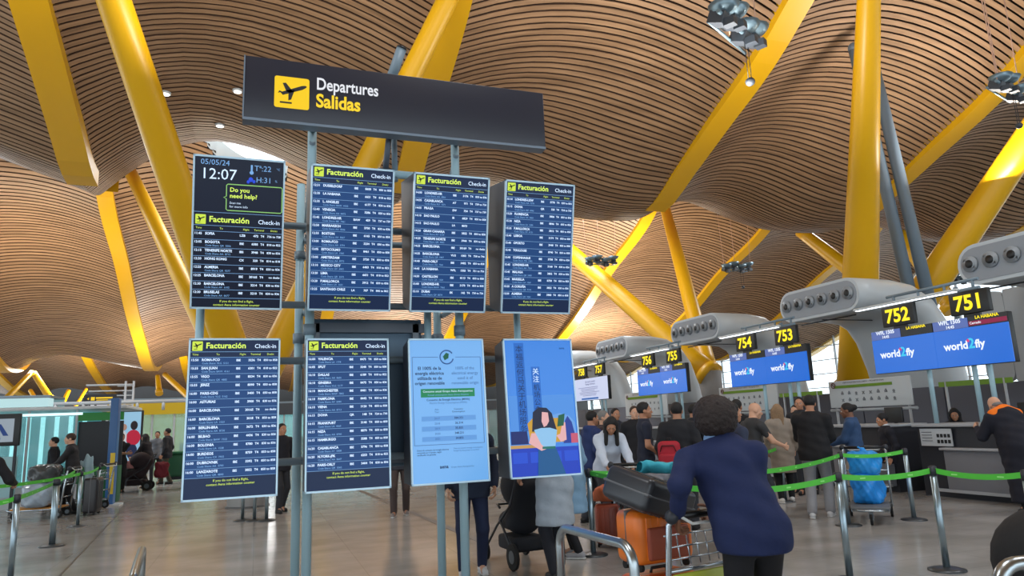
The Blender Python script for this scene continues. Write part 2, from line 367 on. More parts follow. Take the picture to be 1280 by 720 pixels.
# low grey partition behind the desks
pw = obj('wall_right', MB().box((15.0, 17, 1.0), (.12, 34, 2.0)), GREYW, kind='structure')
for k in range(14):
    obj('wall_panel', MB().box((14.92, 1.3 + 2.4 * k, 1.0), (.04, 2.36, 1.96)), GREYW, pw)
o = thing('screen_panel', 'pale grey rounded wall panel at the right edge, above the grey partition', 'panel', (15.0, 11.05, 2.0), -math.pi / 2)
obj('panel_leaf', MB().prism(rounded(.62, 1.95, .2, .31, .975), -.06, .06, 'y'), PALEW, o); obj('panel_leaf', MB().prism(rounded(1.0, 1.95, .04, 1.13, .975), -.06, .06, 'y'), PALEW, o)
# air pylons: flat stadium heads with round nozzles on leaning legs
AIRW = M('pylon_paint', (196, 203, 208), .35); AIRF = M('pylon_face', (150, 156, 164), .45)
def air_pylon(y, label, nose=12.8, n=6, w=2.6):
    o = thing('air_pylon', label, 'air vent', (nose, y, 0))
    path = [(0, 4.18), (.6, 4.18), (1.2, 4.17), (1.75, 4.1), (2.2, 3.85), (2.52, 3.4), (2.8, 2.6), (3.05, 1.3), (3.2, 0)]
    hh = [.78, .78, .77, .75, .72, .70, .68, .68, .7]; V = []; F = []; N = 24
    for i, (x, z) in enumerate(path):
        a = Vector(path[min(i + 1, len(path) - 1)]) - Vector(path[max(i - 1, 0)]); a.normalize(); nx, nz = -a.y, a.x
        for u, v in rounded(w, hh[i], hh[i] * .48): V.append((x + nx * v, u, z + nz * v))
    N = len(V) // len(path)
    for i in range(len(path) - 1):
        for k in range(N): F.append((i * N + k, i * N + (k + 1) % N, (i + 1) * N + (k + 1) % N, (i + 1) * N + k))
    F.append(tuple(range(N))); me = raw_mesh('pylon_body', V, F, AIRW, smooth=[True] * (len(F) - 1) + [False]); fix_normals(me)
    obj('pylon_body', me, None, o)
    obj('nose_plate', MB().prism(rounded(w - .14, .64, .3, 0, 4.18), -.015, .02, 'x'), AIRF, o)
    obj('seam', MB().box((.9, 0, 3.725), (1.6, .03, .02)), DARK, o); obj('seam', MB().box((.55, .3, 3.76), (.03, w - .8, .03)), DARK, o)
    for k in range(n):
        c = (-.02, (k - (n - 1) / 2) * .405, 4.2)
        nz = obj('nozzle', MB().tube([(.0, 0, 0), (-.05, 0, 0), (-.06, 0, 0), (-.02, 0, 0)], [.15, .15, .115, .1], 18), M('nozzle_ring', (150, 156, 162), .35), o, loc=c)
        obj('jet_eye', MB().ell((-.03, 0, 0), (.05, .098, .098), 14, 8), BLACK, nz)
    return o
air_pylon(8.4, 'grey air outlet head cut by the right edge, nearest of the row')
air_pylon(13.45, 'grey air outlet head with six nozzles over the 752 sign')
air_pylon(18.7, 'grey air outlet head with six nozzles to the left of the 754 sign')
air_pylon(24.3, 'grey air outlet head over the 756 and 755 sign')
air_pylon(29.5, 'farthest grey air outlet pylon, beside the 757 sign')

# check-in desks
DESKD = M('desk_charcoal', (46, 48, 56), .5); DESKG = M('desk_grey', (122, 124, 132), .45, noise=.05, scale=3); DESKT = M('desk_ledge', (168, 172, 178), .35)
def desk(y, L, label, leaflet=True):
    o = thing('checkin_desk', label, 'desk', (11.35, y, 0), -math.pi / 2)      # local x runs to the right seen from the queue, local -y faces the queue
    obj('carcass', MB().box((0, .45, .6), (L, .86, 1.2)), DESKD, o)
    obj('ledge', MB().rbox((0, .42, 1.225), (L + .06, 1.0, .05), .015), DESKT, o)
    obj('front_panel', MB().rbox((.35 * 0 + L * .12, -.06, .46), (L * .72, .16, .70), .02), DESKG, o)
    obj('shelf', MB().rbox((L * .12, -.09, .83), (L * .74, .24, .04), .012), DESKT, o)
    obj('kick_rail', MB().box((L * .05, -.12, .13), (L * .86, .05, .05)), DESKT, o)
    if leaflet:
        p = obj('leaflet_panel', MB().box((-L * .32, -.03, 1.02), (.62, .02, .3)), M('leaflet_white', (196, 202, 208), .5), o)
        for r in range(2):
            for k in range(4): obj('pictogram', MB().box((-L * .32 + .05 + .07 * k, -.045, 1.05 - .1 * r), (.045, .01, .06)), BLACK, p)
        for r in range(4): obj('text_line', MB().box((-L * .32 - .17, -.045, 1.11 - .05 * r), (.2, .01, .012)), M('print_grey', (120, 124, 130), .6), p)
    mon = obj('monitor', MB().rbox((L * .2, .75, 1.42), (.42, .05, .3), .012), BLACK, o)
    obj('monitor_foot', MB().box((L * .2, .78, 1.26), (.05, .05, .1)), BLACK, mon)
    return o
desk(8.75, 2.3, 'charcoal check-in desk with grey front panel under sign 751')
desk(11.4, 1.9, 'charcoal check-in desk between the two clerks, under sign 752', False)
desk(14.2, 2.6, 'check-in desk under the 754 and 753 sign, behind the queue', False)
desk(18.8, 2.6, 'second farthest check-in desk, under the 756 and 755 sign', False)
desk(23.6, 2.6, 'farthest check-in desk, under the 757 sign', False)

# prohibited-items boards behind the desks
GREENP = M('board_green', (112, 150, 28), .5); BOARDW = M('board_white', (200, 204, 206), .45)
def info_board(x, y, w, z, h, label, frame=True):
    o = thing('notice_board', label, 'notice board', (x, y, 0), -math.pi / 2)
    obj('panel', MB().rbox((0, 0, z + h / 2), (w, .04, h), .012), BOARDW, o)
    obj('green_stripe', MB().box((-w * .06, -.026, z + h * .78), (w * .72, .01, h * .1)), GREENP, o)
    text(o, 'OBJETOS PROHIBIDOS EN CABINA  -  PROHIBITED ITEMS', h * .075, M('print_dark', (60, 62, 66), .6), (-w * .3, -.03, z + h * .9), 'LEFT')
    pr = obj('no_entry_ring', MB().tube([(-w * .43 + .06 * math.cos(t), -.03, z + h * .84 + .06 * math.sin(t)) for t in np.linspace(0, 2 * math.pi, 17)], .012, 6), M('ring_brown', (120, 70, 60), .5), o)
    obj('slash', MB().box((-w * .43, -.03, z + h * .84), (.1, .01, .014), R=Matrix.Rotation(.78, 3, 'Y')), M('ring_brown', None), pr)
    for r in range(2):
        for k in range(8):
            c = (-w * .32 + w * .09 * k, -.026, z + h * (.52 - .25 * r)); q = rnd.random()
            mb = MB()
            if q < .35: mb.box(c, (.07, .01, .05)); mb.box((c[0], c[1], c[2] + .04), (.03, .01, .03))
            elif q < .7: mb.ell(c, (.035, .008, .035), 10, 6); mb.box((c[0], c[1], c[2] - .045), (.07, .01, .012))
            else: mb.box(c, (.09, .01, .016), R=Matrix.Rotation(.8, 3, 'Y')); mb.box(c, (.09, .01, .016), R=Matrix.Rotation(-.8, 3, 'Y'))
            obj('item_symbol', mb, M('print_grey', None), o)
    if frame:
        for s in (-1, 1): obj('post', MB().tube([(s * w * .44, .03, 0), (s * w * .44, .03, z + .05)], .03, 8), PALEW, o)
        obj('rail', MB().tube([(-w * .52, .03, z - .06), (w * .52, .03, z - .06)], .035, 8), PALEW, o)
    return o
info_board(13.0, 12.45, 2.3, 1.6, .62, 'white notice board of forbidden items beside the upright yellow column')
info_board(13.4, 17.2, 2.6, 1.62, .72, 'white notice board with green stripe below the 754 sign')
info_board(13.4, 23.0, 3.0, 1.6, .85, 'pale notice board with green stripe below the 756 sign, left of centre')
for y, lab in ((9.9, 'narrow green direction strip hanging behind desk 751'), (14.6, 'narrow green strip behind the desk under 753')):
    o = thing('green_strip', lab, 'sign', (13.0, y, 1.98), -math.pi / 2); obj('strip_panel', MB().box((0, 0, 0), (1.5, .03, .1)), GREENP, o)
    for s in (-.6, .6): obj('hanger', MB().tube([(s, 0, -1.98), (s, 0, .05)], .025, 6), PALEW, o)

# hanging indirect-light clusters
REFL = M('lamp_mirror', (112, 134, 146), .4, .5); LBODY = M('lamp_body', (52, 58, 66), .5)
def light_cluster(c, label, sc=1.0, heads=4, power=0, drop=True, yaw=0.0):
    o = thing('light_cluster', label, 'light', c, yaw)
    bar = obj('frame_bar', MB().tube([(-.9 * sc, 0, 0), (.9 * sc, 0, 0)], .04 * sc, 8).tube([(-.8 * sc, .25 * sc, -.05 * sc), (.8 * sc, .25 * sc, -.05 * sc)], .03 * sc, 8), REFL, o)
    for k in range(heads):
        x = (k - (heads - 1) / 2) * (1.8 / heads) * sc; zz = .1 * sc if k % 2 else -.02 * sc
        h = obj('lamp_head', MB().box((x, .1 * sc, zz), (.26 * sc, .3 * sc, .22 * sc), R=Matrix.Rotation(.4, 3, 'X')).box((x, -.1 * sc, zz - .14 * sc), (.16 * sc, .2 * sc, .14 * sc)), LBODY, o)
        obj('reflector', MB().lathe([(.05 * sc, -.02), (.2 * sc, .05 * sc), (.28 * sc, .16 * sc), (.27 * sc, .16 * sc), (.16 * sc, .05 * sc), (0, 0)], (x, -.02, zz + .06 * sc), 14), REFL, h)
    x0, y0 = c[0], c[1]
    for s in ((-.8, 0), (.8, 0), (0, .2)):
        px, py = x0 + s[0] * sc, y0 + s[1] * sc; zt = float(ceil_z(px, py)) - c[2]
        obj('cable', MB().tube([(s[0] * sc, s[1] * sc, 0), (s[0] * sc * 1.3, s[1] * sc, zt)], .012 * max(1, sc * .8), 5), M('cable_pink', (190, 150, 130), .5), o)
    if drop:
        d = obj('drop_wire', MB().tube([(.15 * sc, 0, 0), (.15 * sc, 0, -.9 * sc)], .008, 5).tube([(.3 * sc, 0, 0), (.3 * sc, 0, -.9 * sc)], .008, 5), BLACK, o)
        obj('pendant_lamp', MB().ell((.22 * sc, 0, -.95 * sc), (.09 * sc, .09 * sc, .08 * sc), 12, 8), LBODY, d)
    return o
light_cluster(tuple(D3(925, 38, 15.0)), 'large cluster of mirrored lamps hanging at the top edge near the right', 1.15, 4, yaw=.5)
light_cluster(tuple(D3(1262, 112, 16.5)), 'mirrored lamp cluster cut by the right edge, high up', .9, 3, yaw=.3)
light_cluster(tuple(D3(752, 328, 32)), 'small far lamp cluster hanging just right of the screens', .9, 4, drop=False)
light_cluster(tuple(D3(922, 336, 36)), 'far lamp cluster hanging in front of the second ceiling wave', 1.0, 4)
light_cluster(tuple(D3(1198, 350, 32)), 'far lamp cluster seen against the bright glazing at the right', .9, 4, drop=False)
for px, py in ((207, 117), (275, 157), (297, 114)):
    p = SLATHIT(px, py)
    o = thing('ceiling_downlight', 'tiny bright ceiling downlight ' + {207: 'just right of the thick left column', 275: 'low above the clock screen', 297: 'beside the left end of the departures sign'}[px], 'light', p)
    obj('bezel', MB().lathe([(0, -.02), (.13, -.02), (.14, .03), (.1, .04)], n=14), WHITE, o); obj('lens', MB().lathe([(0, -.03), (.1, -.03), (.1, -.02)], n=14), M('lens_glow', (255, 250, 240), .4, emit=3), o)
# ------------------------------------------------------------------ the departures stand: tube frame, sign, eight screens
YS = 6.2
fr = thing('display_stand', 'grey tubular steel stand carrying the departures sign and the eight screens', 'stand', (1.1, YS + .5, 0))
def fp(x, y, z): return (x - 1.1, y - YS - .5, z)
POSTX = (.43, 1.85)
for x in POSTX:
    for y, zt in ((6.64, 4.5), (7.3, 4.1)):
        x = x - (.06 if y > 7 else 0)
        p = obj('post', MB().tube([fp(x, y, 0), fp(x, y, zt)], .042, 16), PIPE, fr)
        obj('foot_flange', MB().lathe([(.11, 0), (.11, .015), (.045, .02)], fp(x, y, 0), 16), STEEL, p)
        obj('clamp', MB().tube([fp(x, y, 2.44), fp(x, y, 2.54)], .056, 14), GREYP, p); obj('clamp', MB().tube([fp(x, y, 3.30), fp(x, y, 3.38)], .056, 14), GREYP, p)
for z in (1.32, 2.22, 2.74, 3.5): obj('crossbar', MB().tube([fp(-.42, 6.76, z), fp(2.75, 6.76, z)], .034, 12), GREYP, fr)
for z in (1.32, 2.5, 3.5): obj('crossbar', MB().tube([fp(.43, 7.3, z), fp(1.85, 7.3, z)], .034, 12), GREYP, fr)
for x in POSTX:
    for z in (1.32, 2.22, 2.74, 3.5): obj('side_bar', MB().tube([fp(x, 6.64, z), fp(x, 7.3, z)], .028, 10), GREYP, fr)
obj('top_bar', MB().tube([fp(.43, 6.64, 4.05), fp(1.85, 6.64, 4.05)], .042, 14), PIPE, fr)
obj('top_bar_sleeve', MB().tube([fp(1.06, 6.64, 4.05), fp(1.20, 6.64, 4.05)], .056, 14).tube([fp(1.13, 6.64, 4.05), fp(1.13, 6.4, 4.36)], .03, 8), M('sleeve_grey', (92, 100, 112), .45), fr)
for x in POSTX:
    obj('sign_bracket', MB().box(fp(x, 6.475, 4.44), (.05, .32, .08)), GREYP, fr)
    obj('brace', MB().tube([fp(x, 6.60, 4.3), fp(x, 7.3, 3.6)], .03, 10), GREYP, fr)
for x in (-.5, 2.5): obj('hanger_tube', MB().tube([fp(x, 6.76, 1.25), fp(x, 6.76, 3.55)], .036, 12), PIPE, fr)
for x in (1.56,): obj('hanger_tube', MB().tube([fp(x, 6.76, 1.25), fp(x, 6.76, 3.55)], .036, 12), PIPE, fr)
cab = obj('equipment_cabinet', MB().rbox(fp(.98, 6.96, 1.92), (1.06, .3, 1.4), .015), M('cabinet_blue_grey', (84, 104, 122), .4, .3), fr)
for z in (1.3, 2.53): obj('cabinet_rail', MB().box(fp(.98, 6.79, z), (1.1, .06, .09)), M('sleeve_grey', None), cab)
for x in (.5, 1.44): obj('cabinet_edge', MB().box(fp(x, 6.79, 1.92), (.06, .06, 1.3)), M('cabinet_edge', (110, 118, 128), .4), cab)

NAVY = M('screen_navy', (16, 36, 72), .3, emit=.8, spec=.25); NAVY2 = M('screen_night', (10, 20, 44), .3, emit=.8, spec=.25); BLUEROW = M('screen_row', (24, 66, 122), .3, emit=.85, spec=.25)
TXW = M('text_white', (206, 228, 255), .5, emit=1.1); TXD = M('text_dim', (120, 170, 225), .5, emit=.9); TXY = M('text_lime', (214, 240, 96), .5, emit=1.0); LIME = M('pictogram_lime', (206, 230, 70), .5, emit=.9)
LINE = M('row_line', (120, 165, 215), .5, emit=.8); BEZ = M('bezel_silver', (186, 214, 232), .3, .2); SHELL = M('screen_shell', (70, 78, 92), .5); DGREEN = M('text_green', (90, 220, 110), .5, emit=.9)
PICT = M('pictogram_ink', (20, 26, 22), .6)
def plane_icon(parent, x, z, s, ink=PICT, tile=LIME, d=-.006):            # a departing aeroplane over a runway line, on a rounded tile
    t = obj('pictogram_tile', MB().prism(rounded(s, s, s * .07, x, z), d, d + .004), tile, parent)
    def q(pts): return [(x + s * a, z + s * c) for a, c in pts]
    mb = MB().prism(q([(-.40, -.05), (-.33, -.02), (-.26, -.1), (.3, .13), (.40, .2), (.43, .24), (.38, .27), (.28, .25), (-.28, .0), (-.36, .03)]), d - .003, d)
    mb.prism(q([(.02, .05), (-.18, .30), (-.27, .28), (-.15, .0)]), d - .003, d).prism(q([(.08, .1), (-.02, -.22), (-.1, -.26), (-.1, .02)]), d - .003, d)
    mb.prism(q([(-.34, -.36), (.0, -.36), (.0, -.31), (-.34, -.31)]), d - .003, d)
    obj('aeroplane', mb, ink, t)
SCR = {}
def screen(key, label, x, z0, h, tilt, w=.71, upper=True, y=YS):
    o = thing('display_screen', label, 'screen', (x, y, z0), 0, None, tilt)
    # wedge housing: its back stays upright while the face leans
    t = math.tan(tilt); d0 = .34; back = lambda z: d0 + t * z if upper else d0 + t * z
    obj('housing', MB().prism([(.005, .004), (.005, h - .004), (back(h), h - .03), (back(0), .03)], -w / 2 + .004, w / 2 - .004, 'x'), SHELL, o)
    bz = MB()
    for c, d in (((0, 0, .008), (w, .03, .016)), ((0, 0, h - .008), (w, .03, .016)), ((-w / 2 + .007, 0, h / 2), (.014, .03, h)), ((w / 2 - .007, 0, h / 2), (.014, .03, h))): bz.box(c, d)
    obj('bezel', bz, BEZ, o); SCR[key] = o
    obj('mount_arm', MB().box((0, d0 + .03 + t * h / 2, h / 2), (.16, .1, .2)), GREYP, o)
    return o
def face(o, w, h, m): return obj('display_panel', MB().box((0, -.001, h / 2), (w - .026, .004, h - .03)), m, o)
def hline(mb, w, z, x0=None, x1=None): mb.box(((x0 + x1) / 2 if x0 is not None else 0, -.0045, z), ((x1 - x0) if x0 is not None else w - .03, .003, .0035))
def board(o, w, h, rows, z_top, foot=True, rowm=None, head=True):
    # header
    x0 = -w / 2 + .02; z = z_top
    plane_icon(o, x0 + .045, z - .052, .078)
    text(o, 'Facturación', .066, TXY, (x0 + .108, -.006, z - .07), bold=.0016, name='heading')
    text(o, 'Check-in', .05, TXW, (x0 + .485, -.006, z - .07), bold=.0004, name='heading', sx=.95)
    mb = MB(); hline(mb, w, z - .1)
    for s, xx in (('Time', .01), ('To', .19), ('Flight', .37), ('Terminal', .455), ('Desks', .585)): text(o, s, .022, TXY, (x0 + xx, -.006, z - .129), name='column_head')
    zz = z - .146; P = .0684
    n = len(rows)
    hline(mb, w, zz); obj('heading_rule', mb, LINE, o)
    if rowm: obj('row_band', MB().box((0, -.0035, zz - P * n / 2), (w - .03, .003, P * n)), rowm, o)
    sz = .0285; y = -.0065
    for k, r in enumerate(rows):
        zb = zz - .03 - P * k; rl = MB(); hline(rl, w, zz - P * (k + 1)); row = obj('flight_row', rl, LINE, o)
        text(row, r[0], sz * .92, TXW, (x0, y, zb), bold=.0006, name='time'); text(row, r[1], sz, TXW, (x0 + .082, y, zb), bold=.001, name='destination', sx=.93)
        if r[2]: text(row, 'Code Share: ' + r[2], .021, TXD, (x0 + .085, y, zb - .026), bold=.0002, name='code_share')
        text(row, r[3], sz * .9, TXW, (x0 + .345, y, zb - .004), bold=.0008, name='airline'); text(row, r[4], sz * .9, TXW, (x0 + .49, y, zb - .004), 'RIGHT', bold=.0008, name='flight_number')
        if r[5]: text(row, 'T4', sz * .9, TXW, (x0 + .508, y, zb - .004), bold=.0008, name='terminal'); text(row, r[5], sz * .86, TXW, (x0 + .668, y, zb - .004), 'RIGHT', bold=.0006, name='desks')
    text(o, 'If you do not find a flight,\ncontact Aena information counter', .026, TXY, (0, -.0065, zz - P * n - .034), 'CENTER', name='footnote', line=1.15)
def rows_of(spec):
    r2 = random.Random(len(spec) * 7 + len(spec[0])); out = []
    for s in spec.split('|'):
        q = s.split(';'); t, c = q[0], q[1]; cs = q[2] if len(q) > 2 else ''; al = q[3] if len(q) > 3 and q[3] else 'IBE'
        num = q[4] if len(q) > 4 and q[4] else str(r2.randint(3010, 8990)); dk = q[5] if len(q) > 5 else '%d to %d' % ((830, 836) if r2.random() < .6 else (850, 858))
        out.append((t, c, cs, al, num, dk))
    return out
XC = (-.185, .735, 1.62, 2.485)
UT, LT = math.radians(13), -math.radians(4)
UH, LH = 1.255, 1.29
# upper row
o = screen('u1', 'upper left screen with the date, clock 12:07 and temperature above a short flight list', XC[0], 2.6, UH, UT)
face(o, .71, UH, NAVY2)
text(o, '05/05/24', .062, TXD, (-.30, -.006, UH - .075), name='date'); text(o, '12:07', .125, TXW, (-.30, -.006, UH - .19), name='clock')
text(o, 'Tª:22', .064, TXD, (.11, -.006, UH - .10), name='temperature'); text(o, 'ºC', .026, TXD, (.285, -.006, UH - .085), name='unit')
text(o, 'H:31', .064, TXD, (.125, -.006, UH - .195), name='humidity'); text(o, '%', .026, TXD, (.275, -.006, UH - .185), name='unit')
obj('thermometer', MB().ell((.09, -.005, UH - .118), (.016, .004, .016), 10, 6).tube([(.09, -.005, UH - .11), (.09, -.005, UH - .055)], .008, 6), TXD, o)
obj('droplets', MB().ell((.085, -.005, UH - .175), (.018, .004, .02), 10, 6).ell((.11, -.005, UH - .19), (.012, .004, .014), 10, 6).ell((.065, -.005, UH - .195), (.012, .004, .014), 10, 6), M('drop_blue', (40, 80, 230), .5, emit=.8), o)
bx = [(-.09, UH - .225), (.325, UH - .225), (.335, UH - .235), (.335, UH - .43), (.325, UH - .44), (-.09, UH - .44), (-.1, UH - .43), (-.1, UH - .345), (-.12, UH - .335), (-.1, UH - .325), (-.1, UH - .235), (-.09, UH - .225)]
obj('speech_frame', MB().tube([(a, -.005, c) for a, c in bx], .004, 6), M('frame_green', (150, 210, 120), .5, emit=.8), o)
text(o, 'Do you\nneed help?', .05, TXY, (-.075, -.006, UH - .285), bold=.001, name='question', line=1.0)
text(o, 'Scan me\nfor more info', .026, TXW, (-.075, -.006, UH - .385), name='hint', line=1.15)
l = MB(); hline(l, .71, UH - .462); obj('row_lines', l, LINE, o)
board(o, .71, UH, rows_of('11:45;SOFIA;;LZB;472;736 to 738|12:05;BOGOTA;QR  5556;IBE;6585;818 to 822|12:15;TENERIFE NORTE;AA  8715;IBS;3948;830 to 836|12:20;HONG KONG;;CX;320;814 to 818|12:25;ALMERIA;QR  9277;IBE;8919;830 to 836|12:25;BARCELONA;;IBE;30165;no desks|12:30;BARCELONA;AV  6102;IBE;3214;830 to 836|12:30;BRUSELAS;AA  8677;IBE;3210;830 to 836'), UH - .47)
o = screen('u2', 'upper screen second from left, flight list from Dusseldorf to Santiago de Chile', XC[1], 2.6, UH, UT)
face(o, .71, UH, NAVY)
board(o, .71, UH, rows_of('12:31;DUSSELDORF;;IBE;8600;850 to 858|12:35;LA HABANA;;IBE;6621;818 to 822|12:35;L. ANGELES;BAW  4155;IBE;6177|12:40;VENECIA;AA  8472;IBE;3286|12:45;LONDRES-HR;IBE  7461;BAW;459;737 to 739|12:50;MARRAKECH;AA  8506;IBE;3700|12:55;BOSTON;AA  8667;IBE;6165|13:00;ROMA-FCO;AA  3774;IBE;3234|13:05;ESTOCOLMO;LA  1560;IBE;8461|13:05;AMSTERDAM;AA  8772;IBE;3720|13:10;MEXICO CITY;AV  6062;IBE;6403;818 to 822|13:20;LIMA;QR  5572;IBE;6651;818 to 822|13:20;P.MALLORCA;LA  1601;IBE;3912|13:25;SANTIAGO CHILE;;LA;707;846 to 862'), UH - .012, rowm=BLUEROW)
o = screen('u3', 'upper screen third from left, flight list from Londres to Dubai', XC[2], 2.6, UH, UT)
face(o, .71, UH, NAVY)
board(o, .71, UH, rows_of('14:00;LONDRES-HR;AA  6866;IBE;3176|14:05;CASABLANCA;RO  1071;AT;971;739 to 736|14:05;PRAGA;;EW;754;737 to 739|14:10;SAO PAULO;;IB;6829|14:15;SAO PAULO;;LA;8073;|14:20;GRAN CANARIA;AV  6109;IBE;3822|14:20;TENERIFE NORTE;QR  9002;IBS;3944|14:25;BARCELONA;;IBE;30169;no desks|14:35;BARCELONA;QR  5447;VLG;1003;758 to 746|14:40;PARIS-ORLY;AA  7361;IBE;3402|14:45;LA HABANA;;WFL;1505;751 to 756|14:50;CASTELLON;QR  1230;IBE;8113|15:00;LONDRES-HR;BAW  7065;IBE;3170|15:10;DUBAI;QF  8074;EK;142;730 to 736'), UH - .012, rowm=BLUEROW)
o = screen('u4', 'upper right screen, pale blue flight list from Londres-Lgw to Almeria', XC[3], 2.6, UH, UT)
face(o, .71, UH, NAVY)
board(o, .71, UH, rows_of('15:10;LONDRES-LGW;AA  7370;IBE;3770|15:15;DOHA;IBE  6942;QR;150;724 to 730|15:20;FLORENCIA;AA  8401;IBE;3806|15:30;NIZA;LA  1500;IBE;8846|15:35;P.MALLORCA;AV  6121;IBE;3812|15:40;LISBOA;;IBE;3174|15:40;OPORTO;;IBE;3948|15:40;TOULOUSE;;IBE;8740|15:45;COPENHAGUE;FIN  5382;IBE;3738|15:45;LONDRES-HR;AA  7366;IBE;3168|15:45;MALAGA;QR  5480;IBE;3862|15:45;MARSELLA;LA  1569;IBE;8750|15:50;A CORUÑA;QR  9104;IBE;3852|15:50;ALMERIA;QR  9281;IBE;3900'), UH - .012, rowm=BLUEROW)
# lower row
o = screen('l1', 'lower left screen, flight list from Roma to Lanzarote', XC[0], 1.08, LH, LT, upper=False)
face(o, .71, LH, NAVY)
board(o, .71, LH, rows_of('15:50;ROMA-FCO;VLG  5151;IBE;3236|15:55;SAN JUAN;BAW  4161;IBE;6301;818 to 822|15:55;VIGO;QR  4885;IBE;8334|15:55;JEREZ;;IBE;8090|16:00;PARIS-CDG;VLG  5162;IBE;3400|16:00;ASTURIAS;;IBE;3900|16:00;BARCELONA;;IBE;30165;no desks|16:00;BARCELONA;LA  1523;IBE;3018|16:00;BERLIN-BRA;AA  8730;IBE;3672|16:00;BILBAO;BAW  7322;IBE;4436|16:00;BOLONIA;LA  1538;IBE;8780|16:00;BURDEOS;CX  7955;IBE;8759|16:00;DUBROVNIK;AA  3790;IBE;3392|16:00;LANZAROTE;QR  4890;IBS;3852'), LH - .012, rowm=BLUEROW)
o = screen('l2', 'lower screen second from left, flight list from Valencia to Paris-Orly', XC[1], 1.08, LH, LT, upper=False)
face(o, .71, LH, NAVY)
board(o, .71, LH, rows_of('16:00;VALENCIA;LA  1778;IBE;8475|16:05;SPLIT;;IBE;3240|16:10;DALLAS;AA  8605;IBE;6189;818 to 822|16:10;GINEBRA;VLG  5177;IBE;8475|16:10;MANCHESTER;BAW  7842;IBE;8481|16:10;PAMPLONA;AV  6040;IBE;8442|16:10;VIENA;AA  8713;IBE;3120|16:15;DOHA;;QR;148;724 to 730|16:15;FRANKFURT;LA  4060;IBE;3140|16:15;NIZA;AA  8790;IBE;8870|16:15;HAMBURGO;;IBE;3588|16:20;CASABLANCA;AT  5008;IBE;3796|16:20;N.YORK-JFK;AA  8647;IBE;6253;818 to 822|16:20;PARIS-ORLY;QR  5065;IBE;3404'), LH - .012, rowm=BLUEROW)
o = screen('l3', 'lower screen third from left, pale blue notice about renewable electric energy', XC[2], 1.08, LH, LT, upper=False)
PALEB = M('screen_pale_blue', (112, 176, 240), .2, emit=.8); INK = M('ink_navy', (24, 48, 96), .6); INK2 = M('ink_blue', (70, 112, 176), .6); GRN = M('bar_green', (26, 150, 96), .5, emit=.6)
face(o, .71, LH, PALEB)
t = LH
mb = MB().box((-.2, -.004, t - .17), (.24, .003, .004)).box((.2, -.004, t - .17), (.24, .003, .004)).box((-.32, -.004, t - .56), (.004, .003, .78)).box((.32, -.004, t - .56), (.004, .003, .78)).box((0, -.004, t - .95), (.64, .003, .004))
obj('rule_lines', mb, INK2, o)
obj('seal_ring', MB().tube([(.062 * math.cos(a), -.005, t - .17 + .062 * math.sin(a)) for a in np.linspace(.6, 6.0, 22)], .006, 6), INK2, o)
obj('seal_leaf', MB().prism([(-.02, t - .2), (-.035, t - .165), (-.005, t - .13), (.02, t - .14), (.015, t - .18)], -.008, -.003), M('leaf_green', (10, 110, 80), .5, emit=.5), o)
for k, (a_, c_) in enumerate((('El 100% de la', '100% of the'), ('energía eléctrica', 'electrical energy'), ('utilizada es de', 'used is of'), ('origen renovable', 'renewable origin'))):
    text(o, a_, .040, INK, (-.165, -.006, t - .285 - .045 * k), 'CENTER', bold=.0008, name='headline'); text(o, c_, .038, INK2, (.165, -.006, t - .285 - .045 * k), 'CENTER', name='headline')
g = obj('green_bar', MB().box((0, -.004, t - .495), (.5, .004, .075)), GRN, o)
text(o, 'Consumo anual Grupo Aena Aeropuertos', .027, TXW, (0, -.008, t - .49), 'CENTER', name='bar_title'); text(o, 'Annual consumption Aena Group Airports', .022, TXD, (0, -.008, t - .52), 'CENTER', name='bar_title')
text(o, 'Consumo de Energía Eléctrica (MWh)', .026, INK, (0, -.006, t - .565), 'CENTER', bold=.0004, name='table_title'); text(o, 'Electric Energy Consumption (MWh)', .023, INK2, (0, -.006, t - .592), 'CENTER', name='table_title')
text(o, 'Año\nYear', .022, INK2, (-.11, -.006, t - .65), 'CENTER', name='table_head'); text(o, 'Consumo\nConsumption', .022, INK, (.09, -.006, t - .65), 'CENTER', name='table_head')
for k, (a_, c_) in enumerate((('2017', '384.351'), ('2018', '36.314'), ('2019', '35.855'), ('2020', '348.231'), ('2021', '34.855'))):
    text(o, a_, .025, INK2, (-.11, -.006, t - .73 - .0445 * k), 'CENTER', name='year'); text(o, c_, .027, INK, (.09, -.006, t - .73 - .0445 * k), 'CENTER', bold=.0004, name='figure')
sh = M('table_band', (92, 156, 226), .3, emit=.75)
for k in (0, 2, 4): obj('table_band', MB().box((0, -.0035, t - .722 - .0445 * k), (.5, .002, .042)), sh, o)
text(o, 'Datos de consumo de energía eléctrica\ncomprada por el grupo, según\ncertificados de garantía', .018, INK, (-.3, -.006, t - 1.0), bold=.0002, name='small_print', line=1.1); text(o, 'Data on electric energy consumption\nbought by the group, as certified', .018, INK2, (.03, -.006, t - .995), name='small_print', line=1.1)
text(o, 'aena', .042, INK, (-.1, -.006, t - 1.155), bold=.001, name='logo'); text(o, 'Grupo Aena Aeropuertos', .02, INK2, (.0, -.006, t - 1.155), name='logo')
o = screen('l4', 'lower right screen, blue poster with Chinese characters and a drawn woman holding a passport', XC[3] + .04, 1.08, LH, LT, upper=False)
SKYB = M('poster_blue', (40, 128, 226), .2, emit=.8); face(o, .71, LH, SKYB)
def flat(name, pts, m, d=-.004):
    if name not in ('light_band', 'column_shade'): pts = [(a_, c_ * .74) for a_, c_ in pts]
    return obj(name, MB().prism([(a, c) for a, c in pts], d - .002, d), m, o)
PB = lambda n, c: M('poster_' + n, c, .5, emit=.75)
flat('light_band', [(-.33, .75), (.33, .75), (.33, .30), (-.33, .30)], PB('pale', (84, 152, 236)))
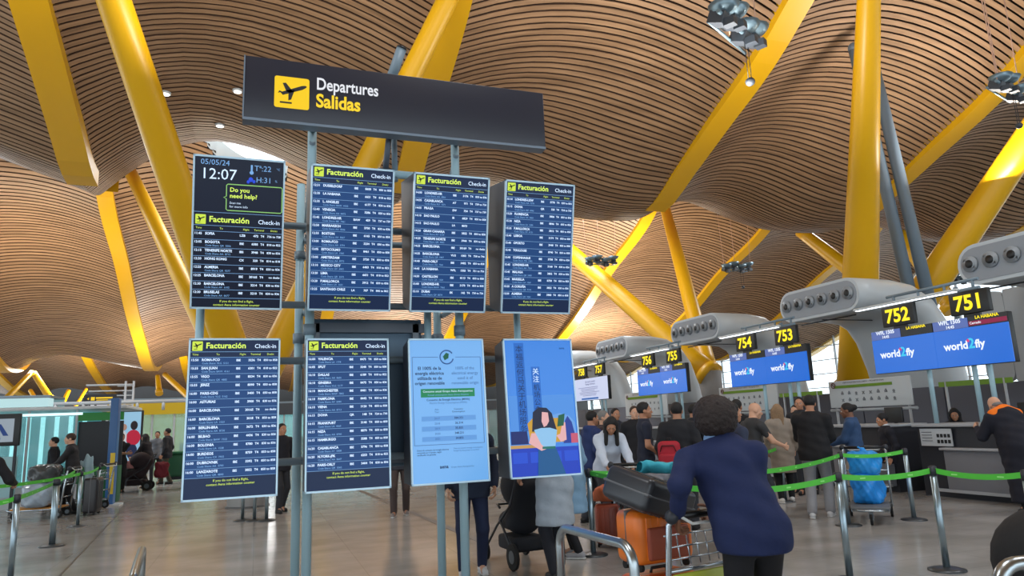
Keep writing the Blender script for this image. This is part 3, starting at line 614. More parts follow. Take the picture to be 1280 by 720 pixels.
flat('column_shade', [(-.245, 1.25), (-.15, 1.25), (-.15, .42), (-.245, .42)], PB('deep', (34, 110, 206)), -.0045)
flat('column_shade', [(-.085, 1.02), (.0, 1.02), (.0, .5), (-.085, .5)], PB('deep', None), -.0045)
flat('wall_tiles', [(-.34, .36), (.34, .36), (.34, .02), (-.34, .02)], PB('royal', (30, 66, 196)))
for k in range(4): flat('tile', [(-.32 + .17 * k, .31), (-.18 + .17 * k, .31), (-.18 + .17 * k, .18), (-.32 + .17 * k, .18)], PB('tile', (38, 84, 218)), -.006)
flat('hill', [(.0, .66), (.08, .75), (.17, .78), (.27, .74), (.32, .66), (.33, .5), (-.02, .5)], PB('mist', (112, 170, 240)), -.006)
flat('desk_edge', [(-.34, .40), (.0, .40), (.0, .36), (-.34, .36)], PB('tan', (206, 160, 90)), -.007)
flat('suitcase', [(-.33, .57), (-.17, .57), (-.16, .41), (-.33, .41)], PB('night', (22, 40, 110)), -.007)
flat('chair_back', [(-.16, .66), (-.11, .72), (.16, .72), (.22, .64), (.2, .42), (-.14, .42)], PB('ochre', (214, 164, 52)), -.008)
flat('suitcase', [(.19, .40), (.22, .68), (.25, .74), (.29, .66), (.33, .40)], PB('indigo', (36, 64, 160)), -.008)
flat('red_case', [(.27, .52), (.35, .52), (.35, .40), (.27, .40)], PB('coral', (206, 92, 120)), -.009)
flat('skirt', [(-.07, .34), (.11, .34), (.19, .02), (-.09, .02)], PB('teal', (26, 92, 150)), -.010)
flat('long_hair', [(-.10, .80), (-.04, .86), (.04, .85), (.09, .78), (.13, .56), (-.12, .56)], PB('hair', (22, 30, 60)), -.011)
flat('blouse', [(-.10, .58), (-.03, .60), (.06, .60), (.13, .57), (.10, .36), (-.05, .36)], PB('blouse', (150, 204, 246)), -.013)
flat('drawn_face', [(-.01, .80), (.05, .79), (.055, .68), (.03, .63), (.0, .61), (-.02, .68)], PB('skin', (240, 184, 186)), -.014)
flat('arm', [(-.13, .54), (-.09, .54), (-.04, .40), (.01, .34), (-.04, .32), (-.16, .42)], PB('skin', None), -.014)
flat('arm', [(.12, .50), (.16, .52), (.19, .66), (.22, .66), (.22, .44), (.16, .42)], PB('skin', None), -.014)
flat('passport', [(.155, .75), (.22, .77), (.20, .62), (.135, .61)], PB('passport', (24, 96, 70)), -.015)
flat('belt', [(-.03, .37), (.10, .37), (.10, .34), (-.03, .34)], PB('belt', (30, 120, 110)), -.015)
text(o, '\n'.join('本福返何马关于机场服务'), .075, INK, (-.197, -.0075, 1.165), 'CENTER', name='vertical_writing', line=1.0, res=1)
text(o, '\n'.join('关注'), .068, TXW, (-.042, -.0075, .95), 'CENTER', name='vertical_writing', line=1.05, res=1)
text(o, '\n'.join('机场公众号'), .066, INK, (-.042, -.0075, .80), 'CENTER', name='vertical_writing', line=1.05, res=1)
text(o, 'aena', .03, INK, (.22, -.0075, 1.19), name='logo')

# the big sign
o = thing('departures_sign', 'wide dark sign board reading Departures Salidas with a yellow aeroplane pictogram', 'sign', (1.245, YS, 4.31))
SIGNM = M('sign_anthracite', (42, 44, 56), .3); SW, SH = 2.87, .585
obj('board', MB().rbox((0, .06, SH / 2), (SW, .12, SH), .006), SIGNM, o)
obj('lower_trim', MB().box((0, .06, -.012), (SW, .13, .024)), M('sign_trim', (120, 134, 150), .4, .3), o); obj('edge_trim', MB().box((-SW / 2 + .004, -.002, SH / 2), (.012, .006, SH)), M('sign_trim', None), o)
YTILE = M('pictogram_yellow', (250, 206, 20), .4, emit=.85)
plane_icon(o, -SW / 2 + .41, SH / 2 - .02, .30, M('sign_ink', (30, 30, 34), .6), YTILE, -.006)
text(o, 'Departures', .165, M('sign_white', (236, 238, 244), .5, emit=.8), (-SW / 2 + .62, -.006, .335), bold=.003, name='sign_lettering', res=4, sx=.74)
text(o, 'Salidas', .18, M('sign_yellow', (255, 214, 30), .5, emit=.85), (-SW / 2 + .62, -.006, .165), bold=.005, name='sign_lettering', res=4, sx=.84)
# camera tube behind the sign
o = thing('security_camera', 'small grey tube camera on a post behind the departures sign', 'camera', (1.35, 6.62, 4.1))
obj('bracket', MB().tube([(-.12, .02, -.12), (-.14, .03, 1.0)], .03, 10), GREYP, o)
obj('camera_tube', MB().tube([(-.17, .06, .92), (-.05, -.02, 1.30)], .052, 14), GREYP, o); obj('camera_lens', MB().tube([(-.05, -.02, 1.30), (-.044, -.028, 1.32)], [.056, .05], 14), BLACK, o)
# ------------------------------------------------------------------ check-in desk signs over the row of desks
BLUE = M('sign_blue', (8, 104, 214), .2, emit=.85); NUMY = M('number_yellow', (250, 226, 20), .4, emit=1.1); NPLATE = M('number_plate', (20, 19, 18), .4)
LBL = M('label_blue', (92, 116, 190), .3, emit=.7); LBK = M('label_black', (22, 22, 26), .3); CY = M('logo_cyan', (60, 200, 240), .4, emit=.9); PK = M('logo_pink', (226, 60, 130), .4, emit=.8); LW = M('logo_white', (232, 240, 250), .4, emit=1.0)
def desk_sign(y, n1, n2, label, w=2.76, h=.83, z0=2.22, x=11.5, blank=False):
    o = thing('desk_sign', label, 'sign', (x, y, 0), -math.pi / 2)
    obj('case', MB().rbox((0, .07, z0 + h / 2), (w, .12, h), .012), BLACK, o)
    for s, n in ((-1, n1), (1, n2)):
        cx = s * w / 4
        if blank:
            continue
        p = obj('display', MB().box((cx, .005, z0 + h * .4), (w / 2 - .004, .012, h * .78)), BLUE, o)
        text(o, 'world', .19, LW, (cx - .06, -.008, z0 + h * .36), 'RIGHT', bold=.006, name='logo'); text(o, '2', .24, CY, (cx + .005, -.008, z0 + h * .36), 'CENTER', bold=.007, name='logo'); text(o, 'fly', .19, LW, (cx + .07, -.008, z0 + h * .36), 'LEFT', bold=.006, name='logo')
        obj('logo_dot', MB().ell((cx - .05, -.006, z0 + h * .52), (.03, .004, .03), 10, 6), PK, o)
        obj('flight_label', MB().box((cx - w / 8 - .0, .004, z0 + h * .895), (w / 4 - .02, .012, h * .2)), LBL, o)
        text(o, 'WFL 1505', .10, LW, (cx - w / 8, -.006, z0 + h * .91), 'CENTER', bold=.003, name='flight'); text(o, '14:45', .075, LW, (cx - w / 8, -.006, z0 + h * .815), 'CENTER', bold=.002, name='time')
        obj('route_label', MB().box((cx + w / 8, .004, z0 + h * .895), (w / 4 - .02, .012, h * .2)), LBK, o)
        text(o, 'LA HABANA', .075, NUMY, (cx + w / 8, -.006, z0 + h * .94), 'CENTER', bold=.002, name='route')
        if n == 751:
            obj('status_band', MB().box((cx + w / 8, -.004, z0 + h * .86), (w / 4 - .02, .008, h * .09)), M('band_magenta', (150, 16, 70), .4, emit=.7), o); text(o, 'Cerrado', .06, LW, (cx + .03, -.009, z0 + h * .84), 'LEFT', bold=.001, name='status')
    if blank:
        obj('display', MB().box((0, .005, z0 + h / 2), (w - .03, .012, h - .03)), M('sign_white_screen', (206, 214, 244), .25, emit=.8), o)
        text(o, 'Información al pasajero\nPassenger information', .09, M('ink_slate', (70, 84, 150), .6), (0, -.008, z0 + h * .8), 'CENTER', bold=.001, name='notice', line=1.0)
        for k in range(6): obj('text_line', MB().box((-w * .08 + .1 * (k % 2), -.004, z0 + h * (.58 - .07 * k)), (w * (.6 - .1 * (k % 3)), .006, .02)), M('line_lilac', (140, 148, 200), .6), o)
        obj('blue_bar', MB().box((-.1, -.004, z0 + h * .09), (w * .5, .008, .06)), M('bar_blue', (40, 110, 200), .5, emit=.6), o)
    for s, n in ((-1, n1), (1, n2)):
        cx = s * w / 4 - (.02 if s < 0 else -.06)
        pl = obj('number_plate', MB().rbox((cx, .05, z0 + h + .255), (.72, .09, .40), .012), NPLATE, o)
        text(o, str(n), .36, NUMY, (cx, -.003, z0 + h + .13), 'CENTER', bold=.011, name='desk_number', res=3)
        obj('plate_neck', MB().box((cx, .06, z0 + h + .03), (.3, .04, .08)), BLACK, pl)
    for xx in (-w * .12, w * .2, w * .3): obj('pole', MB().tube([(xx, .16, 1.253), (xx, .16, z0 + h * .6)], .042, 12), PIPE, o)
    # tubular rail and strip light above
    g = obj('top_frame', MB().tube([(-w * .42, .3, z0 + h + .52), (w * .28, .3, z0 + h + .52)], .035, 8).tube([(-w * .42, .3, z0 + h + .68), (w * .28, .3, z0 + h + .68)], .03, 8), GREYP, o)
    for k in range(4): obj('frame_strut', MB().tube([(-w * .36 + w * .2 * k, .3, z0 + h + .5), (-w * .36 + w * .2 * k, .3, z0 + h + .7)], .025, 8), GREYP, g)
    obj('frame_post', MB().tube([(w * .12, .16, z0 + h * .6), (w * .12, .3, z0 + h + .6)], .04, 8), GREYP, o)
    st = obj('strip_light', MB().rbox((-w * .2, .0, z0 + h + .50), (w * .84, .10, .05), .02), WHITE, o)
    obj('diffuser', MB().box((-w * .2, 0, z0 + h + .472), (w * .8, .08, .01)), M('strip_glow', (240, 248, 255), .4, emit=3.0), st)
    return o
desk_sign(9.38, 752, 751, 'nearest and largest blue check-in sign, numbers 752 and 751, at the right edge')
desk_sign(13.95, 754, 753, 'blue check-in sign 754 753 above the queue, middle of the three blue ones')
desk_sign(18.75, 756, 755, 'farthest and smallest blue check-in sign, 756 755, beside the blue poster')
desk_sign(23.6, 758, 757, 'white check-in screen with yellow number 757, half hidden by the blue poster', blank=True)

# ------------------------------------------------------------------ belt stanchions
BELT = M('belt_green', (82, 196, 60), .55, emit=0, noise=.08, scale=6); BELT2 = M('belt_mark', (150, 230, 130), .6); BASEM = M('stanchion_base', (70, 74, 78), .35, .5); POSTM = M('stanchion_steel', (150, 168, 178), .3, .85)
_pm = MB().tube([(0, 0, .02), (0, 0, .93)], .032, 16).mesh('post', POSTM); _bm = MB().lathe([(.17, 0), (.17, .012), (.12, .026), (.04, .034), (0, .034)], n=24).mesh('base', BASEM)
_hm = MB().tube([(0, 0, .90), (0, 0, .985)], .037, 16).tube([(0, 0, .985), (0, 0, .995)], [.037, .02], 16).mesh('belt_head', DARK)
def stanchion(p, label, to=None, z1=.945, z2=.945, group='belt stanchions'):
    o = thing('belt_stanchion', label, 'stanchion', (p[0], p[1], 0), 0, group)
    obj('post', _pm, None, o); obj('base', _bm, None, o); obj('belt_head', _hm, None, o)
    for q in (to or []):
        d = Vector((q[0] - p[0], q[1] - p[1], 0)); L = d.length; u = d / L; n = 10; V = []; F = []
        for k in range(n + 1):
            t = k / n; zc = z1 + (z2 - z1) * t - .035 * 4 * t * (1 - t); c = u * (.035 + (L - .07) * t); nn = Vector((-u.y, u.x, 0)) * .0015
            for sgn, dz in ((-1, -.026), (1, -.026), (1, .026), (-1, .026)): V.append(c + nn * sgn + Vector((0, 0, zc + dz)))
        for k in range(n):
            for a in range(4): F.append((4 * k + a, 4 * k + (a + 1) % 4, 4 * k + 4 + (a + 1) % 4, 4 * k + 4 + a))
        me = raw_mesh('belt', V, F, BELT); fix_normals(me); bl = obj('belt', me, None, o)
        mk = MB(); m = max(2, int(L / .45))
        for k in range(m):
            t = (k + .5) / m; zc = z1 + (z2 - z1) * t - .035 * 4 * t * (1 - t); c = u * (L * t)
            for sgn in (-1, 1): mk.box(c + Vector((-u.y, u.x, 0)) * .003 * sgn + Vector((0, 0, zc)), (.06, .001, .014), R=Matrix.Rotation(math.atan2(u.y, u.x), 3, 'Z'))
        obj('belt_print', mk, BELT2, bl, kind='stuff')
    return o
sA, sB, sC, sD = ground(1063, 726), ground(1061, 657), ground(1184, 713), ground(1143, 650)
sE, sF, sM = at(1266, 6.5), ground(982, 627), ground(742, 694)
sG = at(905, 6.2); sH = at(870, 9.2); sI = at(935, 7.9)
stanchion(sM, 'belt stanchion right of the blue poster, three green belts leaving it', [sG, sH])
stanchion(sG, 'belt stanchion hidden behind the person in the navy jacket', [sA])
stanchion(sA, 'belt stanchion nearest of the right queue, its base below the frame', [sC])
stanchion(sC, 'belt stanchion in front of the blue bag and desk 751, second along the near belt', [sE])
stanchion(sE, 'belt stanchion at the right edge of the picture')
stanchion(sI, 'belt stanchion of the second belt row just right of the navy jacket', [sB])
stanchion(sB, 'belt stanchion of the second belt row beside the blue bag', [sD])
stanchion(sD, 'belt stanchion ending the second belt row before the grey desk front')
stanchion(sF, 'thin far belt stanchion between the long-haired woman and the navy jacket', [at(935, 11.5)])
s0, s1, s2, s3 = at(28, 8.4), ground(66, 683), ground(97, 658), ground(120, 640)
s4 = at(74, 11.2)
stanchion(s0, 'nearest belt stanchion at the left edge, green belt running up from it', [at(97, 14.7), at(-30, 8.0)])
stanchion(s1, 'left belt stanchion in front of the wrapped baggage cart')
stanchion(s2, 'left belt stanchion where the two green belts meet', [at(-25, 10.5)])
stanchion(s3, 'left belt stanchion beside the white hanging cloth', [s2])
stanchion(s4, 'dark belt stanchion behind the nearest one at the left')
for k, px in enumerate((303, 318, 333)):
    p = ground(px, 651); stanchion(p, 'one of three spare stanchions standing together below the lower left screen, ' + ('left', 'middle', 'right')[k] + ' one', group='spare stanchions')

# ------------------------------------------------------------------ bent tube barriers in the foreground
def barrier(name, label, pts, r=.03):
    p0 = Vector(pts[0]); o = thing(name, label, 'barrier', (p0.x, p0.y, 0))
    obj('rail', MB().tube([Vector(p) - Vector((p0.x, p0.y, 0)) for p in pts], r, 14), STEEL, o)
    for p in (pts[0], pts[-1]): obj('floor_plate', MB().lathe([(.08, 0), (.08, .012), (r, .016)], (p[0] - p0.x, p[1] - p0.y, 0), 16), STEEL, o)
    return o
def bend(a, b, h0, h1, r=.13):
    a = Vector(a); b = Vector(b); pts = [(a.x, a.y, 0.0), (a.x, a.y, h0 - r)]; u = (b - a); L = u.length; u = u / L
    for k in range(1, 7):
        t = math.pi / 2 * k / 6; pts.append((a.x + u.x * r * (1 - math.cos(t)), a.y + u.y * r * (1 - math.cos(t)), h0 - r + r * math.sin(t)))
    for k in range(0, 7):
        t = math.pi / 2 * k / 6; pts.append((b.x - u.x * r * (1 - math.sin(t)), b.y - u.y * r * (1 - math.sin(t)), h1 - r + r * math.cos(t)))
    pts.append((b.x, b.y, 0.0)); return pts
ba, bb = at(692, 5.3), at(780, 4.4)
barrier('tube_barrier', 'bent steel tube barrier in the foreground left of the orange bags', bend(ba, bb, .84, .84))
barrier('tube_barrier', 'top of a bent steel barrier at the bottom edge, left of the poles', bend(at(176, 4.6), at(186, 5.9), .72, .72))
barrier('tube_barrier', 'steel tube corner at the bottom right corner', bend(at(1212, 3.0), at(1300, 3.1), .95, .95, .1))
# ------------------------------------------------------------------ left background: kiosk, shops, advert, mast, signs
CYG = M('kiosk_glow', (160, 240, 246), .4, emit=1.3); KGREEN = M('kiosk_green', (40, 150, 60), .5, emit=.25); KDARK = M('kiosk_blackboard', (30, 34, 40), .5)
TINT = bpy.data.materials.new('tinted_glass'); TINT.use_nodes = True
pb = TINT.node_tree.nodes['Principled BSDF']; pb.inputs['Base Color'].default_value = (.55, .9, .92, 1); pb.inputs['Roughness'].default_value = .05; pb.inputs['Alpha'].default_value = .22
o = thing('glass_kiosk', 'glass-fronted kiosk with bright turquoise interior and green fascia at the left', 'kiosk', (-6.2, 20.4, 0))
obj('roof', MB().rbox((0, 1.1, 2.34), (6.2, 2.6, .08), .02), WHITE, o)
obj('back_wall', MB().box((-.5, 2.3, 1.15), (5.2, .1, 2.3)), M('kiosk_teal', (86, 170, 180), .5, emit=.5), o)
for k in range(15): obj('light_slat', MB().box((-2.9 + .33 * k, 2.2, 1.35), (.10, .05, 1.7)), CYG, o)
for k in range(5): obj('pane', MB().box((-2.65 + 1.02 * k, 0, 1.35), (1.0, .02, 1.75)), TINT, o)
for k in range(6): obj('glazing_bar', MB().box((-3.12 + 1.02 * k, 0, 1.2), (.05, .06, 2.3)), PALEW, o)
obj('counter_front', MB().box((-.5, -.05, .25), (5.2, .12, .5)), M('kiosk_base', (196, 200, 204), .4), o)
obj('glow_rail', MB().box((-.5, -.02, 2.2), (5.2, .05, .06)), M('glow_white', (220, 250, 250), .4, emit=1.2), o)
obj('blackboard', MB().box((2.5, .15, 1.45), (1.0, .06, 1.1)), KDARK, o); obj('fascia', MB().box((2.5, .1, 2.12), (1.0, .1, .2)), KGREEN, o)
obj('green_cabinet', MB().rbox((2.3, .3, .45), (1.3, .6, .9), .03), M('cabinet_green', (20, 96, 52), .5), o)
obj('ceiling_lamp', MB().box((-.2, .4, 2.52), (3.0, .5, .2)), M('lamp_pale', (200, 240, 244), .4, emit=.7), o)
o = thing('advert_post', 'tall slim blue post with a yellow lower half at the kiosk corner', 'post', ground(137, 632))
obj('post_body', MB().rbox((0, 0, 1.27), (.17, .34, 2.5), .01), M('post_blue', (70, 130, 200), .4, emit=.15), o); obj('yellow_label', MB().box((.03, -.175, .75), (.1, .01, .95)), M('label_yellow', (226, 196, 60), .5), o); obj('foot', MB().box((0, 0, .02), (.5, .5, .04)), WHITE, o)
o = thing('airline_sign', 'black framed white sign with a blue letter A logo at the left edge', 'sign', at(-6, 16.2))
obj('frame', MB().rbox((0, 0, 1.85), (.95, .10, .72), .02), BLACK, o); obj('sheet', MB().box((-.02, -.055, 1.84), (.74, .01, .52)), M('sheet_white', (200, 216, 232), .4, emit=.35), o)
obj('letter_stroke', MB().prism([(.02, 1.98), (.10, 1.98), (.26, 1.72), (.16, 1.72)], -.07, -.06).prism([(.0, 1.93), (.05, 1.86), (-.04, 1.72), (-.15, 1.72)], -.07, -.06), M('logo_blue', (30, 70, 150), .5), o)
text(o, 'AIRLINES', .06, M('logo_blue', None), (.0, -.066, 1.64), 'CENTER', name='logo_lettering')
for s in (-.4, .4): obj('leg', MB().box((s, 0, .75), (.05, .06, 1.5)), DARK, o)
obj('lower_screen', MB().box((0, .05, .8), (.9, .03, .9)), M('lower_panel', (150, 190, 196), .4), o)
o = thing('direction_sign', 'dark hanging direction sign with yellow and white lines, far left', 'sign', at(128, 34))
obj('panel', MB().box((0, 0, 3.05), (1.75, .12, 1.15)), M('sign_night', (26, 26, 34), .4), o)
for k, (z, m_) in enumerate(((3.42, YTILE), (3.06, M('line_white', (226, 228, 240), .5, emit=.7)), (2.66, YTILE))):
    obj('symbol', MB().box((-.5, -.065, z), (.16, .01, .16)), m_, o); obj('arrow', MB().prism([(-.74, z), (-.66, z + .06), (-.66, z - .06)], -.07, -.06), m_, o)
    obj('line', MB().box((-.02, -.065, z + .03), (.7 - .1 * (k % 2), .01, .07)).box((.1, -.065, z - .07), (.9, .01, .035)), m_, o)
for s in (-.8, .8): obj('hanger', MB().tube([(s, 0, 0), (s, 0, 3.7)], .05, 8), GREYP, o)
o = thing('lattice_mast', 'pale ladder-like mast beside the dark direction sign', 'mast', at(158, 30))
for s in (-.14, .16): obj('rail', MB().tube([(s, 0, 0), (s, 0, 3.9)], .045, 8), PALEW, o)
for k in range(10): obj('rung', MB().tube([(-.45 if k % 2 else -.14, 0, 1.9 + .2 * k), (.16, 0, 1.9 + .2 * k)], .025, 6), PALEW, o)
obj('boom', MB().tube([(-1.6, 0, 3.75), (.16, 0, 3.75)], .04, 8).tube([(-1.5, 0, 3.5), (.0, 0, 3.5)], .03, 8), PALEW, o)
o = thing('pipe_rail', 'pale tubular gantry above the shops at the left', 'gantry', at(150, 28.5))
obj('rail', MB().tube([(-2.4, 0, 2.95), (2.6, 0, 2.95)], .07, 10), PALEW, o)
for k in range(6): obj('upright', MB().tube([(-2.3 + .95 * k, 0, 0 if k in (0, 5) else 2.6), (-2.3 + .95 * k, 0, 2.95)], .06, 8), PALEW, o)
o = thing('advert_screen', 'upright illuminated advertising screen with a picture of people in red and white', 'screen', at(162, 24))
obj('case', MB().rbox((0, 0, 1.35), (.78, .14, 2.2), .03), BLACK, o); obj('plinth', MB().box((0, 0, .13), (.7, .4, .26)), DARK, o)
obj('picture', MB().box((0, -.072, 1.55), (.66, .01, 1.7)), M('advert_sky', (150, 196, 226), .3, emit=.8), o)
for nm, c, r, m_ in (('figure', (-.17, 1.9), (.09, .11), M('ad_skin', (206, 160, 140), .5, emit=.5)), ('figure', (.13, 1.95), (.11, .15), M('ad_hair', (50, 40, 48), .5, emit=.4)), ('figure', (.12, 1.55), (.22, .26), M('ad_red', (206, 40, 70), .5, emit=.6)), ('figure', (-.2, 1.55), (.14, .24), M('ad_white', (226, 226, 232), .5, emit=.6)), ('figure', (.1, 1.1), (.16, .26), M('ad_navy', (40, 50, 90), .5, emit=.5)), ('figure', (-.2, 1.1), (.12, .24), M('ad_grey', (130, 140, 170), .5, emit=.5))):
    obj(nm, MB().ell((c[0], -.08, c[1]), (r[0], .006, r[1]), 14, 8), m_, o)
def shop(name, label, x, y, w, h, fasc, glow, n=5, e=.7, wall=None):
    o = thing(name, label, 'shop', (x, y, 0))
    obj('fascia', MB().box((0, 0, h - .3), (w, .3, .6)), fasc, o); obj('back_wall', MB().box((0, 2.4, h / 2), (w, .1, h)), glow, o); obj('roof', MB().box((0, 1.2, h + .05), (w, 2.6, .1)), GREYP, o)
    for k in range(n + 1): obj('glazing_bar', MB().box((-w / 2 + w * k / n, 0, (h - .6) / 2), (.08, .1, h - .6)), PALEW, o)
    for k in range(n): obj('pane', MB().box((-w / 2 + w * (k + .5) / n, 0, (h - .6) / 2), (w / n - .1, .02, h - .62)), TINT, o)
    for k in range(n): obj('shelf_unit', MB().box((-w / 2 + w * (k + .5) / n, 1.6, .6), (w / n * .7, .5, 1.2)), M('shelf_%d' % (k % 3), [(120, 130, 90), (150, 140, 130), (70, 90, 96)][k % 3], .6), o)
    return o
shop('shop_front', 'shop front with a yellow fascia behind the standing man at the left', -3.9, 35, 4.4, 3.1, M('fascia_yellow', (236, 196, 20), .5, emit=.35), M('shop_glow_green', (170, 190, 120), .5, emit=.5))
shop('shop_front', 'turquoise lit shop front far behind the lower left screen', 2.6, 40, 7.5, 3.0, M('fascia_grey', (60, 66, 74), .5), M('shop_glow_cyan', (130, 214, 220), .5, emit=.6), 6)
shop('shop_front', 'long pale shop front at the far left behind the kiosk', -14, 36, 11, 3.4, M('fascia_slate', (70, 76, 84), .5), M('shop_glow_pale', (150, 190, 196), .5, emit=.45), 8)
shop('shop_front', 'dim shop front in the far background behind the middle of the stand', 12.5, 46, 10, 3.0, M('fascia_slate', None), M('shop_glow_dim', (96, 104, 112), .5, emit=.25), 7)
o = thing('recycling_bin', 'rounded green container beside the standing man at the left', 'bin', at(226, 25.5)); obj('body', MB().rbox((0, 0, .55), (.95, .7, .8), .12), M('bin_green', (30, 90, 62), .5), o); obj('lid', MB().rbox((0, 0, .97), (.97, .72, .08), .03), M('bin_lid', (36, 106, 72), .45), o)
for s in (-.3, .3): obj('wheel', MB().tube([(s, -.05, .08), (s, .05, .08)], .08, 14), RUBBER, o)
obj('skirt', MB().box((0, 0, .12), (.7, .5, .14)), DARK, o)
# far yellow struts under the third wave
def vee(label, tip, a, r=.3): return column('far_column', label, tip, a, r, r * .8)
vee('bright yellow strut at the far left rising to the right, under the pale wave', tuple(D3(-6, 512, 46)), tuple(D3(40, 465, 50)), .2)
vee('bright yellow flat strut falling right from the same point, far left', tuple(D3(64, 500, 52)), tuple(D3(42, 466, 50)), .24)
vee('dull orange strut in shade at the far left, leaning left', tuple(D3(56, 520, 62)), tuple(D3(38, 488, 64)), .22)
vee('dull orange strut in shade leaning right, left of the direction sign', tuple(D3(71, 520, 62)), tuple(D3(86, 488, 64)), .22)
vee('thin yellow strut behind the left end of the direction sign', tuple(D3(92, 512, 62)), tuple(D3(108, 486, 64)), .15)
vee('short bright yellow strut left of the lower left screen', tuple(D3(199, 491, 50)), tuple(D3(197, 470, 51)), .2)
vee('yellow strut running down to the lower left screen', tuple(D3(240, 500, 48)), tuple(D3(206, 468, 51)), .22)
# ------------------------------------------------------------------ people: smooth-blended bodies, polygonised with surface nets
def sdf_mesh(prims, h, k, cuts=(), bumps=None):
    lo = np.full(3, 1e9); hi = -lo
    for p in prims:
        r = max(p[3], p[4]) if p[0] == 'c' else float(np.max(p[2]))
        for q in ([p[1], p[2]] if p[0] == 'c' else [p[1]]): lo = np.minimum(lo, np.array(q) - r); hi = np.maximum(hi, np.array(q) + r)
    lo -= k + 2 * h; hi += k + 2 * h; n = np.ceil((hi - lo) / h).astype(int) + 1; F = np.full(n, .4, np.float32)
    for p in prims:
        if p[0] == 'c': a, b, ra, rb = np.array(p[1], float), np.array(p[2], float), p[3], p[4]; l = np.minimum(a, b) - max(ra, rb) - k - h * 2; u = np.maximum(a, b) + max(ra, rb) + k + h * 2
        else: c = np.array(p[1], float); r = np.array(p[2], float); l = c - r.max() - k - 2 * h; u = c + r.max() + k + 2 * h
        i0 = np.maximum(((l - lo) / h).astype(int), 0); i1 = np.minimum(np.ceil((u - lo) / h).astype(int) + 1, n)
        g = np.stack(np.meshgrid(*[lo[d] + h * np.arange(i0[d], i1[d]) for d in range(3)], indexing='ij'), -1)
        if p[0] == 'c':
            q = g - a; ab = b - a; s = 1.0
            if len(p) > 5: nn, s = np.array(p[5], float), p[6]; q = q + nn * ((q @ nn) * (1 / s - 1))[..., None]; ab = ab + nn * (ab @ nn) * (1 / s - 1)
            t = np.clip((q @ ab) / max(ab @ ab, 1e-9), 0, 1); d = np.linalg.norm(q - t[..., None] * ab, axis=-1) - (ra + (rb - ra) * t)
            d = d * (s if s < 1 else 1)
        else:
            q = g - c
            if len(p) > 3 and p[3] is not None: q = q @ np.array(p[3])
            m = np.linalg.norm(q / r, axis=-1) if len(p) < 5 else (np.abs(q / r) ** 4).sum(-1) ** .25; d = (m - 1) * r.min()
        S = tuple(slice(i0[x], i1[x]) for x in range(3)); f = F[S]; hh = np.clip(.5 + .5 * (f - d) / k, 0, 1); F[S] = f * (1 - hh) + d * hh - k * hh * (1 - hh)
    if cuts or bumps:
        g = np.stack(np.meshgrid(*[lo[d] + h * np.arange(n[d]) for d in range(3)], indexing='ij'), -1)
        if bumps: F = F + bumps(g)
        for cfun in cuts: F = np.maximum(F, cfun(g))
    # surface nets
    I = F < 0; nx, ny, nz = n; cs = np.zeros((nx - 1, ny - 1, nz - 1, 3)); cn = np.zeros((nx - 1, ny - 1, nz - 1))
    offs = [(i, j, l) for i in (0, 1) for j in (0, 1) for l in (0, 1)]
    sub = lambda A, o: A[o[0]:nx - 1 + o[0], o[1]:ny - 1 + o[1], o[2]:nz - 1 + o[2]]
    for o in offs:
        for d in range(3):
            if o[d]: continue
            o2 = list(o); o2[d] = 1; A, B = sub(F, o), sub(F, o2); m = sub(I, o) != sub(I, o2)
            t = np.where(m, A / np.where(A - B == 0, 1, A - B), 0)
            for x in range(3): cs[..., x] += np.where(m, o[x] + (t if x == d else 0), 0)
            cn += m
    act = cn > 0; idx = -np.ones(act.shape, int); idx[act] = np.arange(act.sum()); gi = np.argwhere(act)
    V = lo + h * (gi + cs[act] / cn[act][:, None]); Q = []
    for d in range(3):
        a, b = (d + 1) % 3, (d + 2) % 3; sl0 = [slice(None)] * 3; sl1 = [slice(None)] * 3; sl0[d] = slice(0, -1); sl1[d] = slice(1, None)
        A, B = I[tuple(sl0)], I[tuple(sl1)]; e = np.argwhere(A != B); e = e[(e[:, a] > 0) & (e[:, b] > 0) & (e[:, a] < n[a] - 1) & (e[:, b] < n[b] - 1)]
        def ix(da, db): f = e.copy(); f[:, a] += da; f[:, b] += db; return idx[f[:, 0], f[:, 1], f[:, 2]]
        q = np.stack([ix(-1, -1), ix(0, -1), ix(0, 0), ix(-1, 0)], 1); fl = B[tuple(e.T)] if True else None
        q[fl] = q[fl][:, ::-1]; Q.append(q)
    Q = np.concatenate(Q); Q = Q[(Q >= 0).all(1)]
    return V, Q
def np_mesh(name, parts, mats):                         # parts: list of (V, Q, material index)
    me = bpy.data.meshes.new(name); V = np.concatenate([p[0] for p in parts]); off = 0; Q = []; mi = []
    for v, q, m_ in parts: Q.append(q + off); off += len(v); mi.append(np.full(len(q), m_, np.int32))
    Q = np.concatenate(Q); mi = np.concatenate(mi); me.vertices.add(len(V)); me.vertices.foreach_set('co', V.astype(np.float32).ravel())
    me.loops.add(len(Q) * 4); me.loops.foreach_set('vertex_index', Q.astype(np.int32).ravel()); me.polygons.add(len(Q)); me.polygons.foreach_set('loop_start', np.arange(0, len(Q) * 4, 4, dtype=np.int32))
    for m_ in mats: me.materials.append(m_)
    me.polygons.foreach_set('material_index', mi); me.polygons.foreach_set('use_smooth', np.ones(len(Q), bool)); me.update(calc_edges=True); me.validate(); return me
FOLDS = lambda g: .0045 * np.sin(g[..., 0] * 34 + 9 * g[..., 2]) * np.sin(g[..., 1] * 30 + 2 + 12 * g[..., 2]) + .003 * np.sin(g[..., 2] * 47 + g[..., 0] * 16)
_hands = {}
